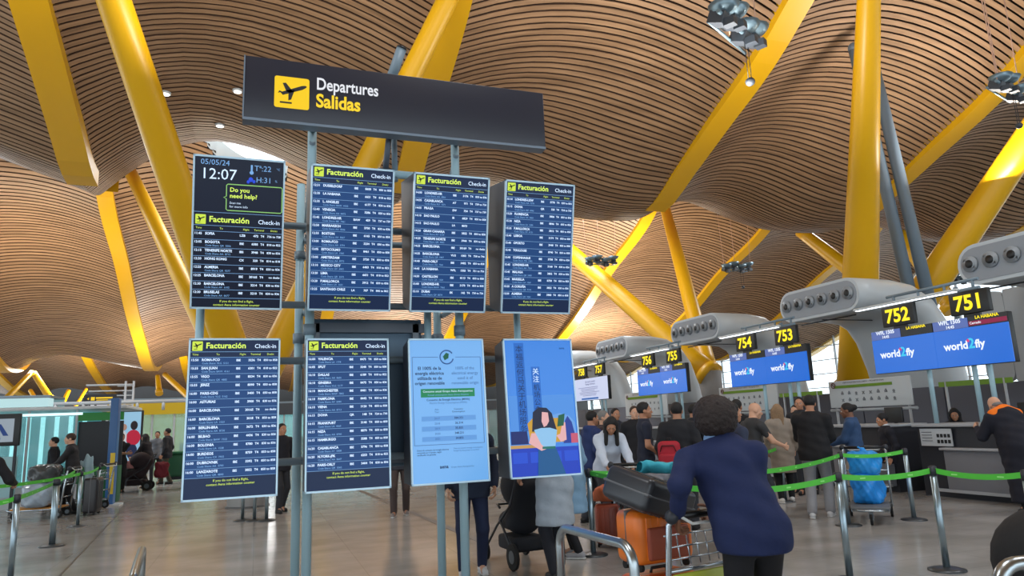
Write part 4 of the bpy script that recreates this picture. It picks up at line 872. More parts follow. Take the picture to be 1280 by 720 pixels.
def hand_geo(curl):                                     # right hand: wrist at origin, fingers along -z, palm faces +x side to the left (-x), thumb forward (+y)
    if curl in _hands: return _hands[curl]
    pr = [('c', (0, -.022, -.02), (0, -.024, -.085), .017, .017, (1, 0, 0), .8), ('c', (0, 0, -.015), (0, 0, -.088), .018, .018, (1, 0, 0), .8), ('c', (0, .02, -.02), (0, .024, -.085), .018, .017, (1, 0, 0), .8), ('c', (0, 0, .02), (0, 0, -.03), .026, .024, (1, 0, 0), .75)]
    for y, L, r in ((-.032, .066, .0075), (-.011, .083, .0085), (.010, .088, .009), (.031, .080, .0085)):
        p = np.array([0, y, -.088]); a = 0.12
        for s in (.42, .32, .26):
            a += curl * .55 + .08; q = p + np.array([-math.sin(a), 0, -math.cos(a)]) * L * s; pr.append(('c', tuple(p), tuple(q), r, r * .93)); p = q
    p = np.array([-.004, .032, -.03])
    for s, dv in ((.045, (-.35, .62, -.7)), (.032, (-.5, .3, -.8)), (.026, (-.6, .1, -.8))):
        dv = np.array(dv) / np.linalg.norm(dv); q = p + dv * s; pr.append(('c', tuple(p), tuple(q), .0115, .0095)); p = q
    _hands[curl] = sdf_mesh(pr, .0065, .006); return _hands[curl]
def U(v): v = np.array(v, float); return v / np.linalg.norm(v)
def ik(S, W, l1, l2, pole):
    d = W - S; L = np.linalg.norm(d); mx = (l1 + l2) * .995
    if L > mx: W = S + d / L * mx; d = W - S; L = mx
    a = (l1 * l1 - l2 * l2 + L * L) / (2 * L); hgt = math.sqrt(max(l1 * l1 - a * a, 0)); u = d / L; pv = np.array(pole, float); pv = pv - u * (pv @ u)
    return S + u * a + U(pv) * hgt, W
def CLOTH(name, c): return M('cloth_' + name, c, .85, noise=.12, scale=14, bump=.25)
SKINS = {'light': (206, 158, 130), 'tan': (178, 126, 96), 'brown': (120, 78, 56), 'dark': (74, 50, 40)}
HAIRC = {'black': (20, 18, 20), 'brown': (58, 40, 30), 'afro': (34, 22, 20), 'fair': (140, 112, 84), 'grey': (120, 118, 116), 'auburn': (92, 48, 38)}
def person(label, loc, face_az, H=1.72, lean=0, head=(0, 0), lh=None, rh=None, step=.12, spread=.11, hair=('short', 'black'), skin='light', top=('tee', (40, 40, 50)), legs=((40, 44, 56), 1.0), shoes=(30, 30, 32), sit=0, h=.022, curl=.7, build=1.0, shoulder=0, group=None, sway=0, female=False, twist=0, wh=None, pole=(.5, -.7, -.45)):
    s = H / 1.75; o = thing('person', label, 'person', loc, -math.radians(face_az), group)
    V3 = lambda *a: np.array(a, float)
    L = math.radians(lean); up = U(V3(math.sin(math.radians(sway)), math.sin(L), math.cos(L))); fwd = V3(0, math.cos(L), -math.sin(L)); rt = V3(1, 0, 0)
    Pz = .95 if not sit else sit; Pv = V3(0, -math.sin(L) * .18, Pz)
    tw = math.radians(twist); rs = V3(math.cos(tw), math.sin(tw), 0)
    Cst = Pv + up * .32; N = Pv + up * .53; b = build; sw = (.165 if female else .185) * (b ** .5)
    Sh = {1: Pv + up * (.465 + shoulder) + rs * sw, -1: Pv + up * (.465 + shoulder) - rs * sw}
    hy, hp = math.radians(head[0]), math.radians(head[1]) + L * .45
    hup = V3(0, math.sin(hp), math.cos(hp)); Hc = N + hup * .155 + V3(0, .025, 0)
    Rz = np.array([[math.cos(hy), math.sin(hy), 0], [-math.sin(hy), math.cos(hy), 0], [0, 0, 1]]); Rx = np.array([[1, 0, 0], [0, math.cos(hp), math.sin(hp)], [0, -math.sin(hp), math.cos(hp)]])
    RH = Rx @ Rz if True else None                      # columns map head frame (x right, y forward, z up) to the body frame; yaw>0 turns to the right
    HP = lambda *p: tuple(Hc + RH @ np.array(p, float))
    if wh:                                              # hands given as places in the hall
        a_ = math.radians(face_az)
        tl = lambda w: ((((w[0] - loc[0]) * math.cos(a_) - (w[1] - loc[1]) * math.sin(a_)) / s), ((w[0] - loc[0]) * math.sin(a_) + (w[1] - loc[1]) * math.cos(a_)) / s, w[2] / s)
        lh, rh = tl(wh[0]), tl(wh[1])
    arms = {}
    for sd, w in ((1, rh), (-1, lh)):
        pole = pole if sd > 0 else (min(pole[0], .5) * .8, -.7, -.6)
        wt = V3(sd * (sw + .07), .06, Sh[sd][2] - .50) if w is None else V3(*w)
        E, Wr = ik(Sh[sd], wt, .29, .255, V3(sd * pole[0], pole[1], pole[2])); arms[sd] = (Sh[sd], E, Wr)
    lg = {}
    for sd in (1, -1):
        hip = Pv + V3(sd * .088, 0, -.03)
        foot = V3(sd * spread, sd * step, .085) if not sit else V3(sd * spread, .42 + sd * step * .3, .085)
        if sit: kn = V3(sd * .11, .44, sit + .02); kn, an = kn, foot
        else: kn, an = ik(hip, foot, .44, .44, V3(sd * .1, 1, 0))
        lg[sd] = (hip, kn, an)
    sc = lambda pr: [((p[0], np.array(p[1]) * s, np.array(p[2]) * s, p[3] * s, p[4] * s) + tuple(p[5:])) if p[0] == 'c' else (p[0], np.array(p[1]) * s, np.array(p[2]) * s) + tuple(p[3:]) for p in pr]
    def torso(e, hem=None, waist=.0):
        q = [('c', Pv + up * .02, Pv + up * .2, (.142 + e) * b, (.128 + e + waist) * b, fwd, .72), ('c', Pv + up * .2, Pv + up * .42, (.130 + e + waist) * b, (.158 + e) * b ** .5, fwd, .68), ('c', Sh[-1] - up * .015, Sh[1] - up * .015, .058 + e, .058 + e), ('c', Pv + up * .46, N + up * .01, .085 + e, .06 + e * .6)]
        if female: q.append(('c', Cst + fwd * .075 - rs * .07, Cst + fwd * .075 + rs * .07, .065 + e, .065 + e))
        return q
    def arm(e, upto=1.0, full=True):
        q = []
        for sd in (1, -1):
            S, E, Wr = arms[sd]; q.append(('c', S, S + (E - S) * min(1, upto * 2), (.052 + e) * b ** .5, (.042 + e) * b ** .5))
            if upto > .5: q.append(('c', E, E + (Wr - E) * (upto * 2 - 1), .041 + e, (.041 + e) + (.029 + e * .7 - .041 - e) * (upto * 2 - 1)))
        return q
    def legp(e, upto=1.0, flare=1.0):
        q = [('c', Pv + V3(-.075, 0, -.02), Pv + V3(.075, 0, -.02), .112 * b + e, .112 * b + e, fwd, .85)]
        for sd in (1, -1):
            hp_, kn, an = lg[sd]; q.append(('c', hp_, kn, .083 * b ** .5 + e, .056 + e)); q.append(('c', kn, kn + (an - kn) * upto, .056 + e, (.040 + e) * flare))
        return q
    body = torso(0) + arm(0) + legp(0) + [('c', N - up * .02, Hc - hup * .06 - V3(0, .01, 0), .056, .050)]
    for sd in (1, -1): an = lg[sd][2]; body.append(('c', an, an + V3(0, .12, -.05), .036, .028))
    parts = [sdf_mesh(sc(body), h, .025 * s) + (0,)]
    hh = max(.010, min(h * .6, .0125))
    R = RH.tolist()
    hd = [('e', HP(0, -.012, .03), (.077, .096, .092), RH), ('e', HP(0, .02, -.035), (.062, .070, .082), RH), ('c', HP(0, .07, -.085), HP(0, .06, -.088), .028, .028), ('c', HP(0, .088, .015), HP(0, .108, -.028), .010, .015), ('c', HP(-.03, .082, .025), HP(.03, .082, .025), .014, .014),
          ('c', HP(-.018, .088, -.058), HP(.018, .088, -.058), .010, .010), ('e', HP(.078, -.012, -.008), (.012, .022, .034), RH), ('e', HP(-.078, -.012, -.008), (.012, .022, .034), RH), ('c', HP(-.048, .055, -.025), HP(.048, .055, -.025), .02, .02), ('c', HP(0, -.03, -.05), tuple(N), .055, .058)]
    parts.append(sdf_mesh(sc(hd), hh * s, .014 * s) + (0,))
    for sd in (1, -1):
        for r, yy, m_ in ((.0125, .077, 1), (.007, .0865, 2)):
            bm_ = MB().ell((0, 0, 0), (r, r, r), 8, 6); vv = np.array([np.array(HP(sd * .032, yy, .004)) + np.array(p) for p in bm_.v]) * s; parts.append((vv, np.array(bm_.f), m_))
    lip = MB().ell((0, 0, 0), (.024, .008, .007), 10, 6); parts.append((np.array([np.array(HP(0, .094, -.058)) + RH @ np.array(p) for p in lip.v]) * s, np.array(lip.f), 3))
    for sd in (1, -1):
        S, E, Wr = arms[sd]; dz = U(E - Wr); inward = V3(-sd, 0, 0); px = U(inward - dz * (inward @ dz)) if abs(dz[0]) < .97 else U(V3(0, 0, -1))
        hv, hq = hand_geo(curl); hx = -px; hyv = np.cross(dz, hx); v = hv.copy()
        if hyv[1] < -.05 and abs(hyv[1]) > abs(hyv[2]): pass
        mir = (np.cross(dz, hx) @ V3(0, 1, .2)) < 0
        if mir: v[:, 1] *= -1; hq = hq[:, ::-1]
        v = np.outer(v[:, 0], hx) + np.outer(v[:, 1], hyv) + np.outer(v[:, 2], dz) + Wr; parts.append((v * s, hq, 0))
    sk = M('skin_' + skin, SKINS[skin], .5); obj('body', np_mesh('body', parts, [sk, M('eye_white', (214, 210, 204), .3), M('eye_dark', (26, 20, 18), .3), M('lips_' + skin, tuple(int(c * .8) for c in SKINS[skin]), .5)]), None, o)
    # hair
    kind, hc = hair; hm = M('hair_' + hc, HAIRC[hc], .7, noise=.3, scale=60, bump=.5)
    if kind != 'bald':
        inv = np.linalg.inv(RH); c0 = np.array(Hc) * s
        def hl(g, c=.012): q = (g - c0) @ inv.T / s; return (.86 * q[..., 1] - .5 * q[..., 2] - c) * s * .9
        pr = [('e', HP(0, -.018, .036), (.086, .104, .098), RH)]
        cuts = [hl]; bump = None
        if kind == 'afro':
            pr = [('e', HP(0, -.035, .035), (.142, .135, .125), RH), ('e', HP(0, -.04, -.03), (.125, .115, .09), RH)]; cuts = [lambda g: hl(g, .045)]
            bump = lambda g: .008 * np.sin(g[..., 0] * 130) * np.sin(g[..., 1] * 118 + 1) * np.sin(g[..., 2] * 124 + 2)
        if kind in ('long', 'curly'):
            Lb = .26 if kind == 'long' else .2
            for xx in (-.06, 0, .06): pr.append(('c', HP(xx, -.06, .0), tuple(np.array(HP(xx * 1.25, -.075, -.08)) - V3(0, .02, Lb)), .055, .035))
            for sd in (-1, 1): pr.append(('c', HP(sd * .072, -.01, .02), tuple(np.array(HP(sd * .082, .015, -.08)) - V3(0, -.01, Lb * .7)), .034, .028))
            cuts = [lambda g: np.minimum(hl(g, .03), ((g[..., 2] / s - (Hc[2] - .02))))]
            if kind == 'curly': bump = lambda g: .007 * np.sin(g[..., 0] * 105) * np.sin(g[..., 1] * 98 + 1) * np.sin(g[..., 2] * 90)
        if kind == 'bun': pr.append(('e', HP(0, -.13, .03), (.05, .05, .05), RH))
        if kind == 'fringe': cuts = [lambda g: hl(g, .035)]
        if kind == 'ring': pr = [('e', HP(0, -.034, -.025), (.082, .086, .042), RH)]; cuts = [lambda g: hl(g, -.03)]
        v, q = sdf_mesh(sc(pr), (.011 if h < .02 else .013) * s, .03 * s, cuts, bump); obj('hair', np_mesh('hair', [(v, q, 0)], [hm]), None, o)
    # clothes
    tk, tc = top[0], top[1]; tm = CLOTH('%d_%d_%d' % tc, tc); e = {'tee': .010, 'shirt': .014, 'jacket': .024, 'coat': .026, 'hoodie': .024}[tk]
    pr = torso(e) + arm(e * .9, {'tee': .30}.get(tk, .94)); hemz = {'tee': -.10, 'shirt': -.12, 'jacket': -.14, 'hoodie': -.12, 'coat': -.42 if len(top) < 4 else -.78}[tk]
    pr.append(('c', Pv + V3(-.075, 0, -.02), Pv + V3(.075, 0, -.02), .118 * b + e, .118 * b + e, V3(0, 1, 0), .9))
    for sd in (1, -1): pr.append(('c', lg[sd][0], lg[sd][0] + (lg[sd][1] - lg[sd][0]) * (.9 if tk == 'coat' else .35), .088 * b ** .5 + e + .006, .08 + e))
    pr.append(('c', Pv + up * .1, Pv + V3(0, 0, hemz), (.148 + e) * b, (.152 + e + (.03 if tk == 'coat' else 0)) * b, V3(0, 1, 0), .78))
    if tk in ('jacket', 'coat', 'hoodie', 'shirt'): pr.append(('c', Pv + up * .36, Pv + V3(0, 0, hemz + .06), (.150 + e) * b, (.162 + e) * b, V3(0, 1, 0), .74))
    if tk in ('jacket', 'coat', 'shirt'): pr.append(('c', N - up * .03, N + up * .015, .068, .066))
    if tk == 'hoodie': pr.append(('e', tuple(N - fwd * .075 - up * .01), (.11, .07, .06)))
    hz = (Pv[2] + hemz) * s; neck = (N + up * .045) ; upn = up
    cuts = [lambda g: hz - g[..., 2], lambda g: ((g / s - neck) @ upn) * s]
    obj({'tee': 't_shirt'}.get(tk, tk), np_mesh('top', [sdf_mesh(sc(pr), h * .9, .03 * s, cuts, FOLDS) + (0,)], [tm]), None, o)
    if len(top) > 2:                                   # a collar, scarf or visible inner layer
        cm = CLOTH('%d_%d_%d' % top[2], top[2]); q = [('c', N - up * .03, N + up * .03, .085, .072)]
        if len(top) > 3: q = [('c', N - fwd * .09 + up * .02 + rs * t_ * .02, N - fwd * .06 - up * .03 + rs * t_ * .20, .075, .06) for t_ in (1, -1)] + [('c', N - fwd * .06 - up * .03 + rs * t_ * .20, N + fwd * .16 - up * .22 + rs * t_ * .12, .06, .05) for t_ in (1, -1)]
        obj('scarf' if len(top) > 3 else 'collar', np_mesh('collar', [sdf_mesh(sc(q), .014, .02) + (0,)], [cm]), None, o)
    lc, lf = legs; lm = CLOTH('%d_%d_%d' % lc, lc)
    wz = (Pv[2] + hemz + .06) * s
    obj('trousers', np_mesh('trousers', [sdf_mesh(sc(legp(.014 * lf, .97, 1.15 if lf > 1 else 1.0)), h * .9, .025 * s, [lambda g: g[..., 2] - wz]) + (0,)], [lm]), None, o)
    for sd in (1, -1):
        an = lg[sd][2]; t = math.radians(8 * sd); dv = V3(math.sin(t), math.cos(t), 0)
        pr = [('c', an - dv * .035 + V3(0, 0, -.035), an + dv * .13 + V3(0, 0, -.048), .045, .036), ('c', an + V3(0, 0, -.01), an + dv * .02 + V3(0, 0, -.03), .046, .046)]
        z0 = 0.0
        v, q = sdf_mesh(sc(pr), .012, .012, [lambda g: z0 - g[..., 2]]); sh = obj('shoe', np_mesh('shoe', [(v, q, 0)], [M('shoe_%d_%d_%d' % shoes, shoes, .6)]), None, o)
        z1 = .022; v, q = sdf_mesh(sc([('c', an - dv * .038 + V3(0, 0, -.06), an + dv * .135 + V3(0, 0, -.06), .047, .040)]), .012, .01, [lambda g: np.maximum(.002 - g[..., 2], g[..., 2] - z1)]); obj('sole', np_mesh('sole', [(v, q, 0)], [M('sole_pale', (200, 200, 198), .6) if sum(shoes) > 200 else RUBBER]), None, sh)
    o['_s'] = s; del o['_s']
    return o
def los(px): return 20 + math.degrees(math.atan((px - 640) / 880))
def feet(px, f): return at(px, f)
NAVYC, BLK, DGR, MGR = (16, 31, 74), (18, 18, 24), (44, 46, 52), (96, 98, 104)
# ---------------- the nearest traveller and the queue on the right
MAINAZ = -10; PM = feet(924, 4.42); PHAND = at(874, 4.60)
_a = math.radians(MAINAZ); PC = Vector((PHAND.x + .55 * math.sin(_a), PHAND.y + .55 * math.cos(_a), 0))
hnd = lambda x: Vector((PC.x + x * math.cos(_a) - .55 * math.sin(_a), PC.y - x * math.sin(_a) - .55 * math.cos(_a), .985))
person('person in a navy jacket seen from behind, pushing the cart of orange suitcases', PM, los(922) - 16, H=1.70, lean=14, sway=-16, twist=-12, head=(-14, 0), build=1.16, pole=(1.0, -.15, -.45), wh=(hnd(-.25), hnd(.10)), step=.16, hair=('afro', 'afro'), skin='brown', top=('jacket', NAVYC, (120, 150, 190)), legs=((16, 16, 22), 1.2), shoes=(24, 24, 26), h=.0145, curl=1.0)
person('person in a white sweatshirt with long dark hair leaning over a baggage cart', feet(757, 10.2), los(757) + 165, H=1.68, lean=30, head=(10, 18), lh=(-.2, .52, .98), rh=(.16, .55, .98), hair=('long', 'black'), skin='tan', top=('hoodie', (196, 206, 222)), legs=(DGR, 1.1), female=True, h=.019)
person('person in a dark blue t-shirt in profile to the right, beside the backpack wearer', feet(804, 10.9), los(804) + 80, H=1.79, lh=(-.12, .22, .98), rh=(.16, .2, 1.0), hair=('short', 'black'), skin='tan', top=('tee', (28, 34, 52)), legs=((40, 52, 80), 1.1), h=.019)
person('person in a black jacket seen from behind with a red backpack, left of centre queue', feet(846, 10.3), los(846) + 8, H=1.76, hair=('short', 'black'), skin='tan', top=('jacket', (26, 27, 33)), legs=(DGR, 1.2), h=.019, build=1.1)
person('person in a blue hoodie half hidden by the right edge of the blue poster', feet(736, 11.4), los(738) + 60, H=1.70, lean=6, hair=('short', 'black'), skin='tan', top=('hoodie', (30, 48, 96)), legs=(DGR, 1.1), h=.02)
person('person with grey hair facing right just beside the blue hoodie', feet(753, 12.0), los(753) + 100, H=1.70, hair=('short', 'grey'), skin='light', top=('jacket', (52, 40, 44)), legs=(DGR, 1.1))
person('person in dark clothes far back between the white sweatshirt and the notice board', feet(769, 14.5), los(769) + 150, H=1.76, hair=('short', 'black'), skin='tan', top=('shirt', (40, 44, 56)), legs=(DGR, 1.0))
person('person in black facing the camera, behind the one in the dark blue t-shirt', feet(793, 13.2), los(793) + 165, H=1.77, hair=('short', 'brown'), skin='light', top=('jacket', (22, 22, 28)), legs=(DGR, 1.0))
person('person with a black cap of hair far behind, left of the big afro hairstyle', feet(866, 13.5), los(866) + 30, H=1.76, hair=('short', 'black'), skin='tan', top=('shirt', (30, 32, 40)), legs=(DGR, 1.0))
person('person standing farthest back right above the afro hairstyle', feet(884, 15.2), los(884) + 170, H=1.80, hair=('short', 'black'), skin='tan', top=('shirt', (54, 56, 62)), legs=(DGR, 1.0))
PR = person('person in a slate blue shirt partly hidden behind the navy jacket', feet(914, 8.6), los(914) + 55, H=1.70, hair=('short', 'black'), skin='tan', top=('shirt', (44, 52, 74)), legs=(DGR, 1.1), h=.02)
person('bald person in a dark grey t-shirt reaching an arm to the right', feet(936, 11.0), los(936) + 55, H=1.73, lean=8, head=(20, 12), rh=(.2, .42, 1.08), hair=('bald', 'grey'), skin='light', top=('tee', (52, 52, 54)), legs=(DGR, 1.1), h=.02, build=1.2)
person('person in black standing right behind the bald one', feet(921, 12.2), los(921) + 20, H=1.80, hair=('short', 'black'), skin='tan', top=('jacket', BLK), legs=(DGR, 1.1))
person('person with long fair hair in a long beige coat seen from behind', feet(972, 12.9), los(972) - 10, H=1.70, head=(20, 0), hair=('long', 'fair'), skin='light', top=('coat', (150, 138, 126)), legs=(BLK, 1.0), shoes=(210, 208, 204), female=True, h=.02)
person('person with dark hair glimpsed between the beige coat and the black jacket', feet(994, 14.4), los(994) + 200, H=1.68, hair=('short', 'black'), skin='light', top=('shirt', (60, 56, 60)), legs=(DGR, 1.0))
person('person in a black jacket and pale grey trousers seen from behind', feet(1012, 11.0), los(1012) + 6, H=1.80, head=(-10, 8), rh=(.16, .3, 1.05), lh=(-.14, .32, 1.05), hair=('short', 'black'), skin='tan', top=('jacket', (20, 19, 23)), legs=((138, 138, 142), 1.5), shoes=(196, 196, 198), h=.02, build=1.15)
person('person facing left just beyond the black jacket, only the hair showing', feet(1000, 14.0), los(1000) + 185, H=1.83, hair=('short', 'black'), skin='tan', top=('shirt', (36, 36, 40)), legs=(DGR, 1.0))
person('person in a denim jacket and white trousers facing left with the hands held forward', feet(1062, 11.6), los(1062) - 82, H=1.66, head=(0, 10), lh=(-.1, .36, 1.08), rh=(.08, .38, 1.06), hair=('bun', 'black'), skin='brown', top=('jacket', (44, 72, 110)), legs=((196, 190, 184), 1.4), female=True, h=.02)
person('desk clerk in a dark suit and white collar looking left, seated by desk 752', feet(1103, 13.3), los(1103) - 110, H=1.66, sit=.74, head=(0, 6), hair=('fringe', 'black'), skin='tan', top=('jacket', (22, 23, 34), (210, 214, 220)), legs=(BLK, 1.0), h=.02)
person('desk clerk with dark curly hair sitting behind desk 751, looking down', feet(1191, 13.9), los(1191) + 180, H=1.68, sit=.76, head=(0, 14), lh=(-.16, .34, .98), rh=(.16, .34, .98), hair=('curly', 'black'), skin='tan', top=('jacket', (30, 28, 34)), legs=(BLK, 1.0), female=True, h=.02)
person('large person in dark clothes with an orange scarf bending over desk 751', feet(1264, 10.6), los(1264) - 42, H=1.80, lean=38, head=(10, 12), rh=(.14, .52, 1.18), lh=(-.2, .5, 1.18), hair=('ring', 'grey'), skin='light', top=('coat', (18, 20, 34), (244, 120, 20), 1), legs=((20, 22, 32), 1.5), h=.02, build=1.4)
# behind the stand
person('person in navy jeans standing behind the pale blue energy screen, only legs in view', feet(586, 7.9), los(586) + 175, H=1.74, hair=('short', 'brown'), skin='light', top=('jacket', (34, 44, 66)), legs=((26, 36, 66), 1.0), shoes=(206, 206, 208), h=.02, step=.1)
person('person in a pale grey coat and black trousers behind the blue poster, pushing a stroller', feet(688, 7.7), los(688) - 28, H=1.72, lh=(-.2, .42, 1.0), rh=(.2, .42, 1.0), lean=6, hair=('long', 'brown'), skin='light', top=('coat', (158, 168, 180)), legs=((22, 24, 34), 1.1), female=True, h=.02, step=.16)
person('person in a light blue top and black trousers with white-edged shoes behind the blue poster', feet(712, 8.7), los(712) - 75, H=1.68, hair=('short', 'brown'), skin='light', top=('coat', (130, 166, 196)), legs=((22, 22, 28), 1.0), shoes=(150, 150, 154), h=.02, step=.06)
person('person in dark clothes glimpsed between the lower left screen and the next one', feet(352, 14.5), los(352) + 150, H=1.72, hair=('short', 'black'), skin='tan', top=('jacket', (24, 25, 34)), legs=(DGR, 1.0))
person('person in brownish trousers far behind, legs seen between the two lower middle screens', feet(499, 13.2), los(499) + 180, H=1.74, hair=('short', 'brown'), skin='tan', top=('jacket', (48, 50, 60)), legs=((70, 58, 56), 1.1), shoes=(120, 112, 110))
# left side
person('person in a black jacket facing left at the kiosk counter', feet(69, 17.2), los(69) - 80, H=1.64, hair=('short', 'black'), skin='light', top=('jacket', (20, 21, 28)), legs=(DGR, 1.0))
person('tall person in a dark jacket in profile to the left beside the wrapped bags', feet(93, 15.8), los(93) - 85, H=1.71, lean=8, lh=(-.1, .4, 1.0), rh=(.12, .42, 1.0), hair=('fringe', 'brown'), skin='light', top=('jacket', (34, 33, 36)), legs=(BLK, 1.0))
person('person in a white top in front of the blackboard of the kiosk', feet(118, 19.0), los(118) - 70, H=1.60, lean=10, hair=('short', 'black'), skin='tan', top=('tee', (206, 208, 214)), legs=(DGR, 1.0), female=True)
person('person in a salmon pink top at the blue post, partly hidden', feet(129, 20.9), los(131) + 160, H=1.66, hair=('short', 'auburn'), skin='light', top=('tee', (196, 110, 104)), legs=(DGR, 1.0))
person('person in a black t-shirt with crossed arms right of the blue post', feet(152, 21.0), los(152) + 165, H=1.68, lh=(.10, .24, 1.18), rh=(-.10, .26, 1.16), hair=('short', 'black'), skin='tan', top=('tee', (22, 22, 28)), legs=((36, 34, 38), 1.2))
person('person in dark clothes bending over a loaded stroller', feet(186, 22.5), los(186) - 60, H=1.66, lean=14, lh=(-.2, .42, 1.0), rh=(.2, .42, 1.0), hair=('long', 'black'), skin='tan', top=('jacket', (30, 26, 32)), legs=(BLK, 1.1), female=True)
person('person in a pale grey shirt behind the loaded stroller', feet(197, 25.0), los(197) + 190, H=1.72, hair=('short', 'black'), skin='tan', top=('shirt', (120, 126, 136)), legs=(DGR, 1.0))
person('person in a dark jacket and olive trousers standing beside the green bin', feet(210, 24.0), los(210) - 70, H=1.80, hair=('short', 'black'), skin='tan', top=('jacket', (24, 25, 32)), legs=((60, 56, 44), 1.2), step=.18)
person('person in black cut off by the left edge of the picture', feet(-22, 9.2), los(-22) + 20, H=1.66, lean=6, lh=(-.2, .36, 1.05), rh=(.32, .30, 1.1), hair=('short', 'black'), skin='tan', top=('jacket', (20, 20, 26)), legs=(BLK, 1.1))
person('person with brown hair in a grey jacket queuing left of the white sweatshirt, mostly hidden', feet(744, 13.4), los(748) + 20, H=1.58, hair=('short', 'brown'), skin='tan', top=('jacket', (60, 46, 48)), legs=(DGR, 1.0))
# ------------------------------------------------------------------ carts, bags, strollers
CHROME = M('cart_chrome', (176, 184, 190), .25, .9); CARTG = M('cart_grey', (88, 94, 100), .4, .5)
def wheel(p, c, r=.07, w=.035, ax=(1, 0, 0), name='wheel'):
    a = Vector(ax) * w / 2; o = obj(name, MB().tube([-a, a], r, 18), RUBBER, p, loc=c); obj('hub', MB().tube([-a * 1.15, a * 1.15], r * .5, 12), CARTG, o); return o
def trolley(label, loc, az, panel=None, basket=True, deck=(96, 100, 104)):
    o = thing('luggage_cart', label, 'cart', (loc[0], loc[1], 0), -math.radians(az))
    fr = MB()
    for s in (-1, 1): fr.tube([(s * .29, -.42, .14), (s * .29, -.47, .62), (s * .30, -.52, .94), (s * .27, -.55, .99)], .019, 10).tube([(s * .27, -.42, .19), (s * .22, .50, .19)], .02, 8)
    fr.tube([(-.22, .50, .19), (-.1, .62, .2), (.1, .62, .2), (.22, .50, .19)], .018, 8).tube([(-.29, -.445, .42), (.29, -.445, .42)], .014, 8).tube([(-.29, -.47, .66), (.29, -.47, .66)], .014, 8)
    obj('frame', fr, CHROME, o); obj('deck', MB().rbox((0, .05, .215), (.5, .92, .03), .01), M('deck_%d_%d_%d' % deck, deck, .6), o)
    obj('push_bar', MB().tube([(-.30, -.55, .99), (.30, -.55, .99)], .022, 10), BLACK, o)
    obj('brake_lever', MB().tube([(-.27, -.58, 1.0), (-.2, -.62, .95), (.2, -.62, .95), (.27, -.58, 1.0)], .01, 6), M('lever_white', (210, 212, 210), .4), o)
    for s in (-1, 1): obj('bar_end', MB().ell((s * .30, -.55, .99), (.04, .045, .045), 10, 8), DARK, o)
    if basket:
        bk = MB()
        for k in range(7): x = -.24 + .08 * k; bk.tube([(x, -.45, .68), (x, -.42, .86)], .005, 5)
        for z in (.72, .79, .86): bk.tube([(-.26, -.45 + (z - .68) * .16, z), (.26, -.45 + (z - .68) * .16, z)], .006, 5)
        obj('basket', bk, CHROME, o)
    if panel:
        pm = obj('advert_panel', MB().rbox((0, -.485, .46), (.5, .02, .36), .008, R=Matrix.Rotation(-.1, 3, 'X')), M('panel_lime', (186, 196, 70), .4), o)
        obj('panel_band', MB().box((0, -.498, .535), (.42, .006, .09), R=Matrix.Rotation(-.1, 3, 'X')), M('panel_navy', (36, 48, 78), .4), pm); obj('panel_band', MB().box((-.0, -.497, .39), (.42, .006, .14), R=Matrix.Rotation(-.1, 3, 'X')), M('panel_blue', (70, 126, 190), .4), pm)
        obj('panel_band', MB().box((0, -.512, .545), (.3, .004, .012), R=Matrix.Rotation(-.1, 3, 'X')), M('panel_pale', (220, 226, 220), .4), pm)
    for x, y in ((-.27, -.38), (.27, -.38)): wheel(o, (x, y, .085), .085)
    wheel(o, (0, .5, .075), .075); obj('fork', MB().box((0, .5, .14), (.06, .05, .12)), CARTG, o)
    return o
def suitcase(label, loc, dims, col, rot=(0, 0, 0), ribs=5, rib_axis='z', name='suitcase', accents=None, wheels=True, col2=None):
    w, d, hgt = dims; o = thing(name, label, 'suitcase', loc); o.rotation_euler = rot
    m_ = M('shell_%d_%d_%d' % col, col, .35, noise=.1, scale=5); obj('shell', MB().rbox((0, 0, hgt / 2), (w, d, hgt), min(w, d, hgt) * .2, seg=4), m_, o)
    rb = MB()
    for k in range(ribs):
        x = (k - (ribs - 1) / 2) * w / (ribs + .8)
        for s in (-1, 1): obj('rib', MB().rbox((x, s * d / 2, hgt / 2), (w / (ribs + .8) * .45, .014, hgt * .78), .005), m_, o)
    obj('zip_band', MB().rbox((0, 0, hgt / 2), (w * 1.006, .02, hgt * 1.004), .008), M('zip_grey', (92, 94, 98), .5), o)
    obj('handle', MB().tube([(-.07, 0, hgt), (-.06, 0, hgt + .03), (.06, 0, hgt + .03), (.07, 0, hgt)], .011, 8), BLACK, o)
    obj('handle', MB().tube([(w / 2, 0, hgt * .42), (w / 2 + .025, 0, hgt * .45), (w / 2 + .025, 0, hgt * .57), (w / 2, 0, hgt * .6)], .010, 8), BLACK, o)
    for s in (-.22, .22): obj('latch', MB().rbox((w / 2, 0, hgt * (.5 + s * 1.5)), (.02, .03, .05), .006), CHROME, o)
    if wheels:
        for x in (-1, 1):
            for y in (-1, 1): obj('wheel', MB().tube([(x * w * .4 - .012, y * d * .3, -.015), (x * w * .4 + .012, y * d * .3, -.015)], .026, 12), RUBBER, o)
    if accents:
        obj('front_pocket', MB().rbox((0, -d / 2 - .012, hgt * .4), (w * .72, .04, hgt * .6), .018, seg=3), M('pocket_%d_%d_%d' % accents, accents, .6), o)
    return o
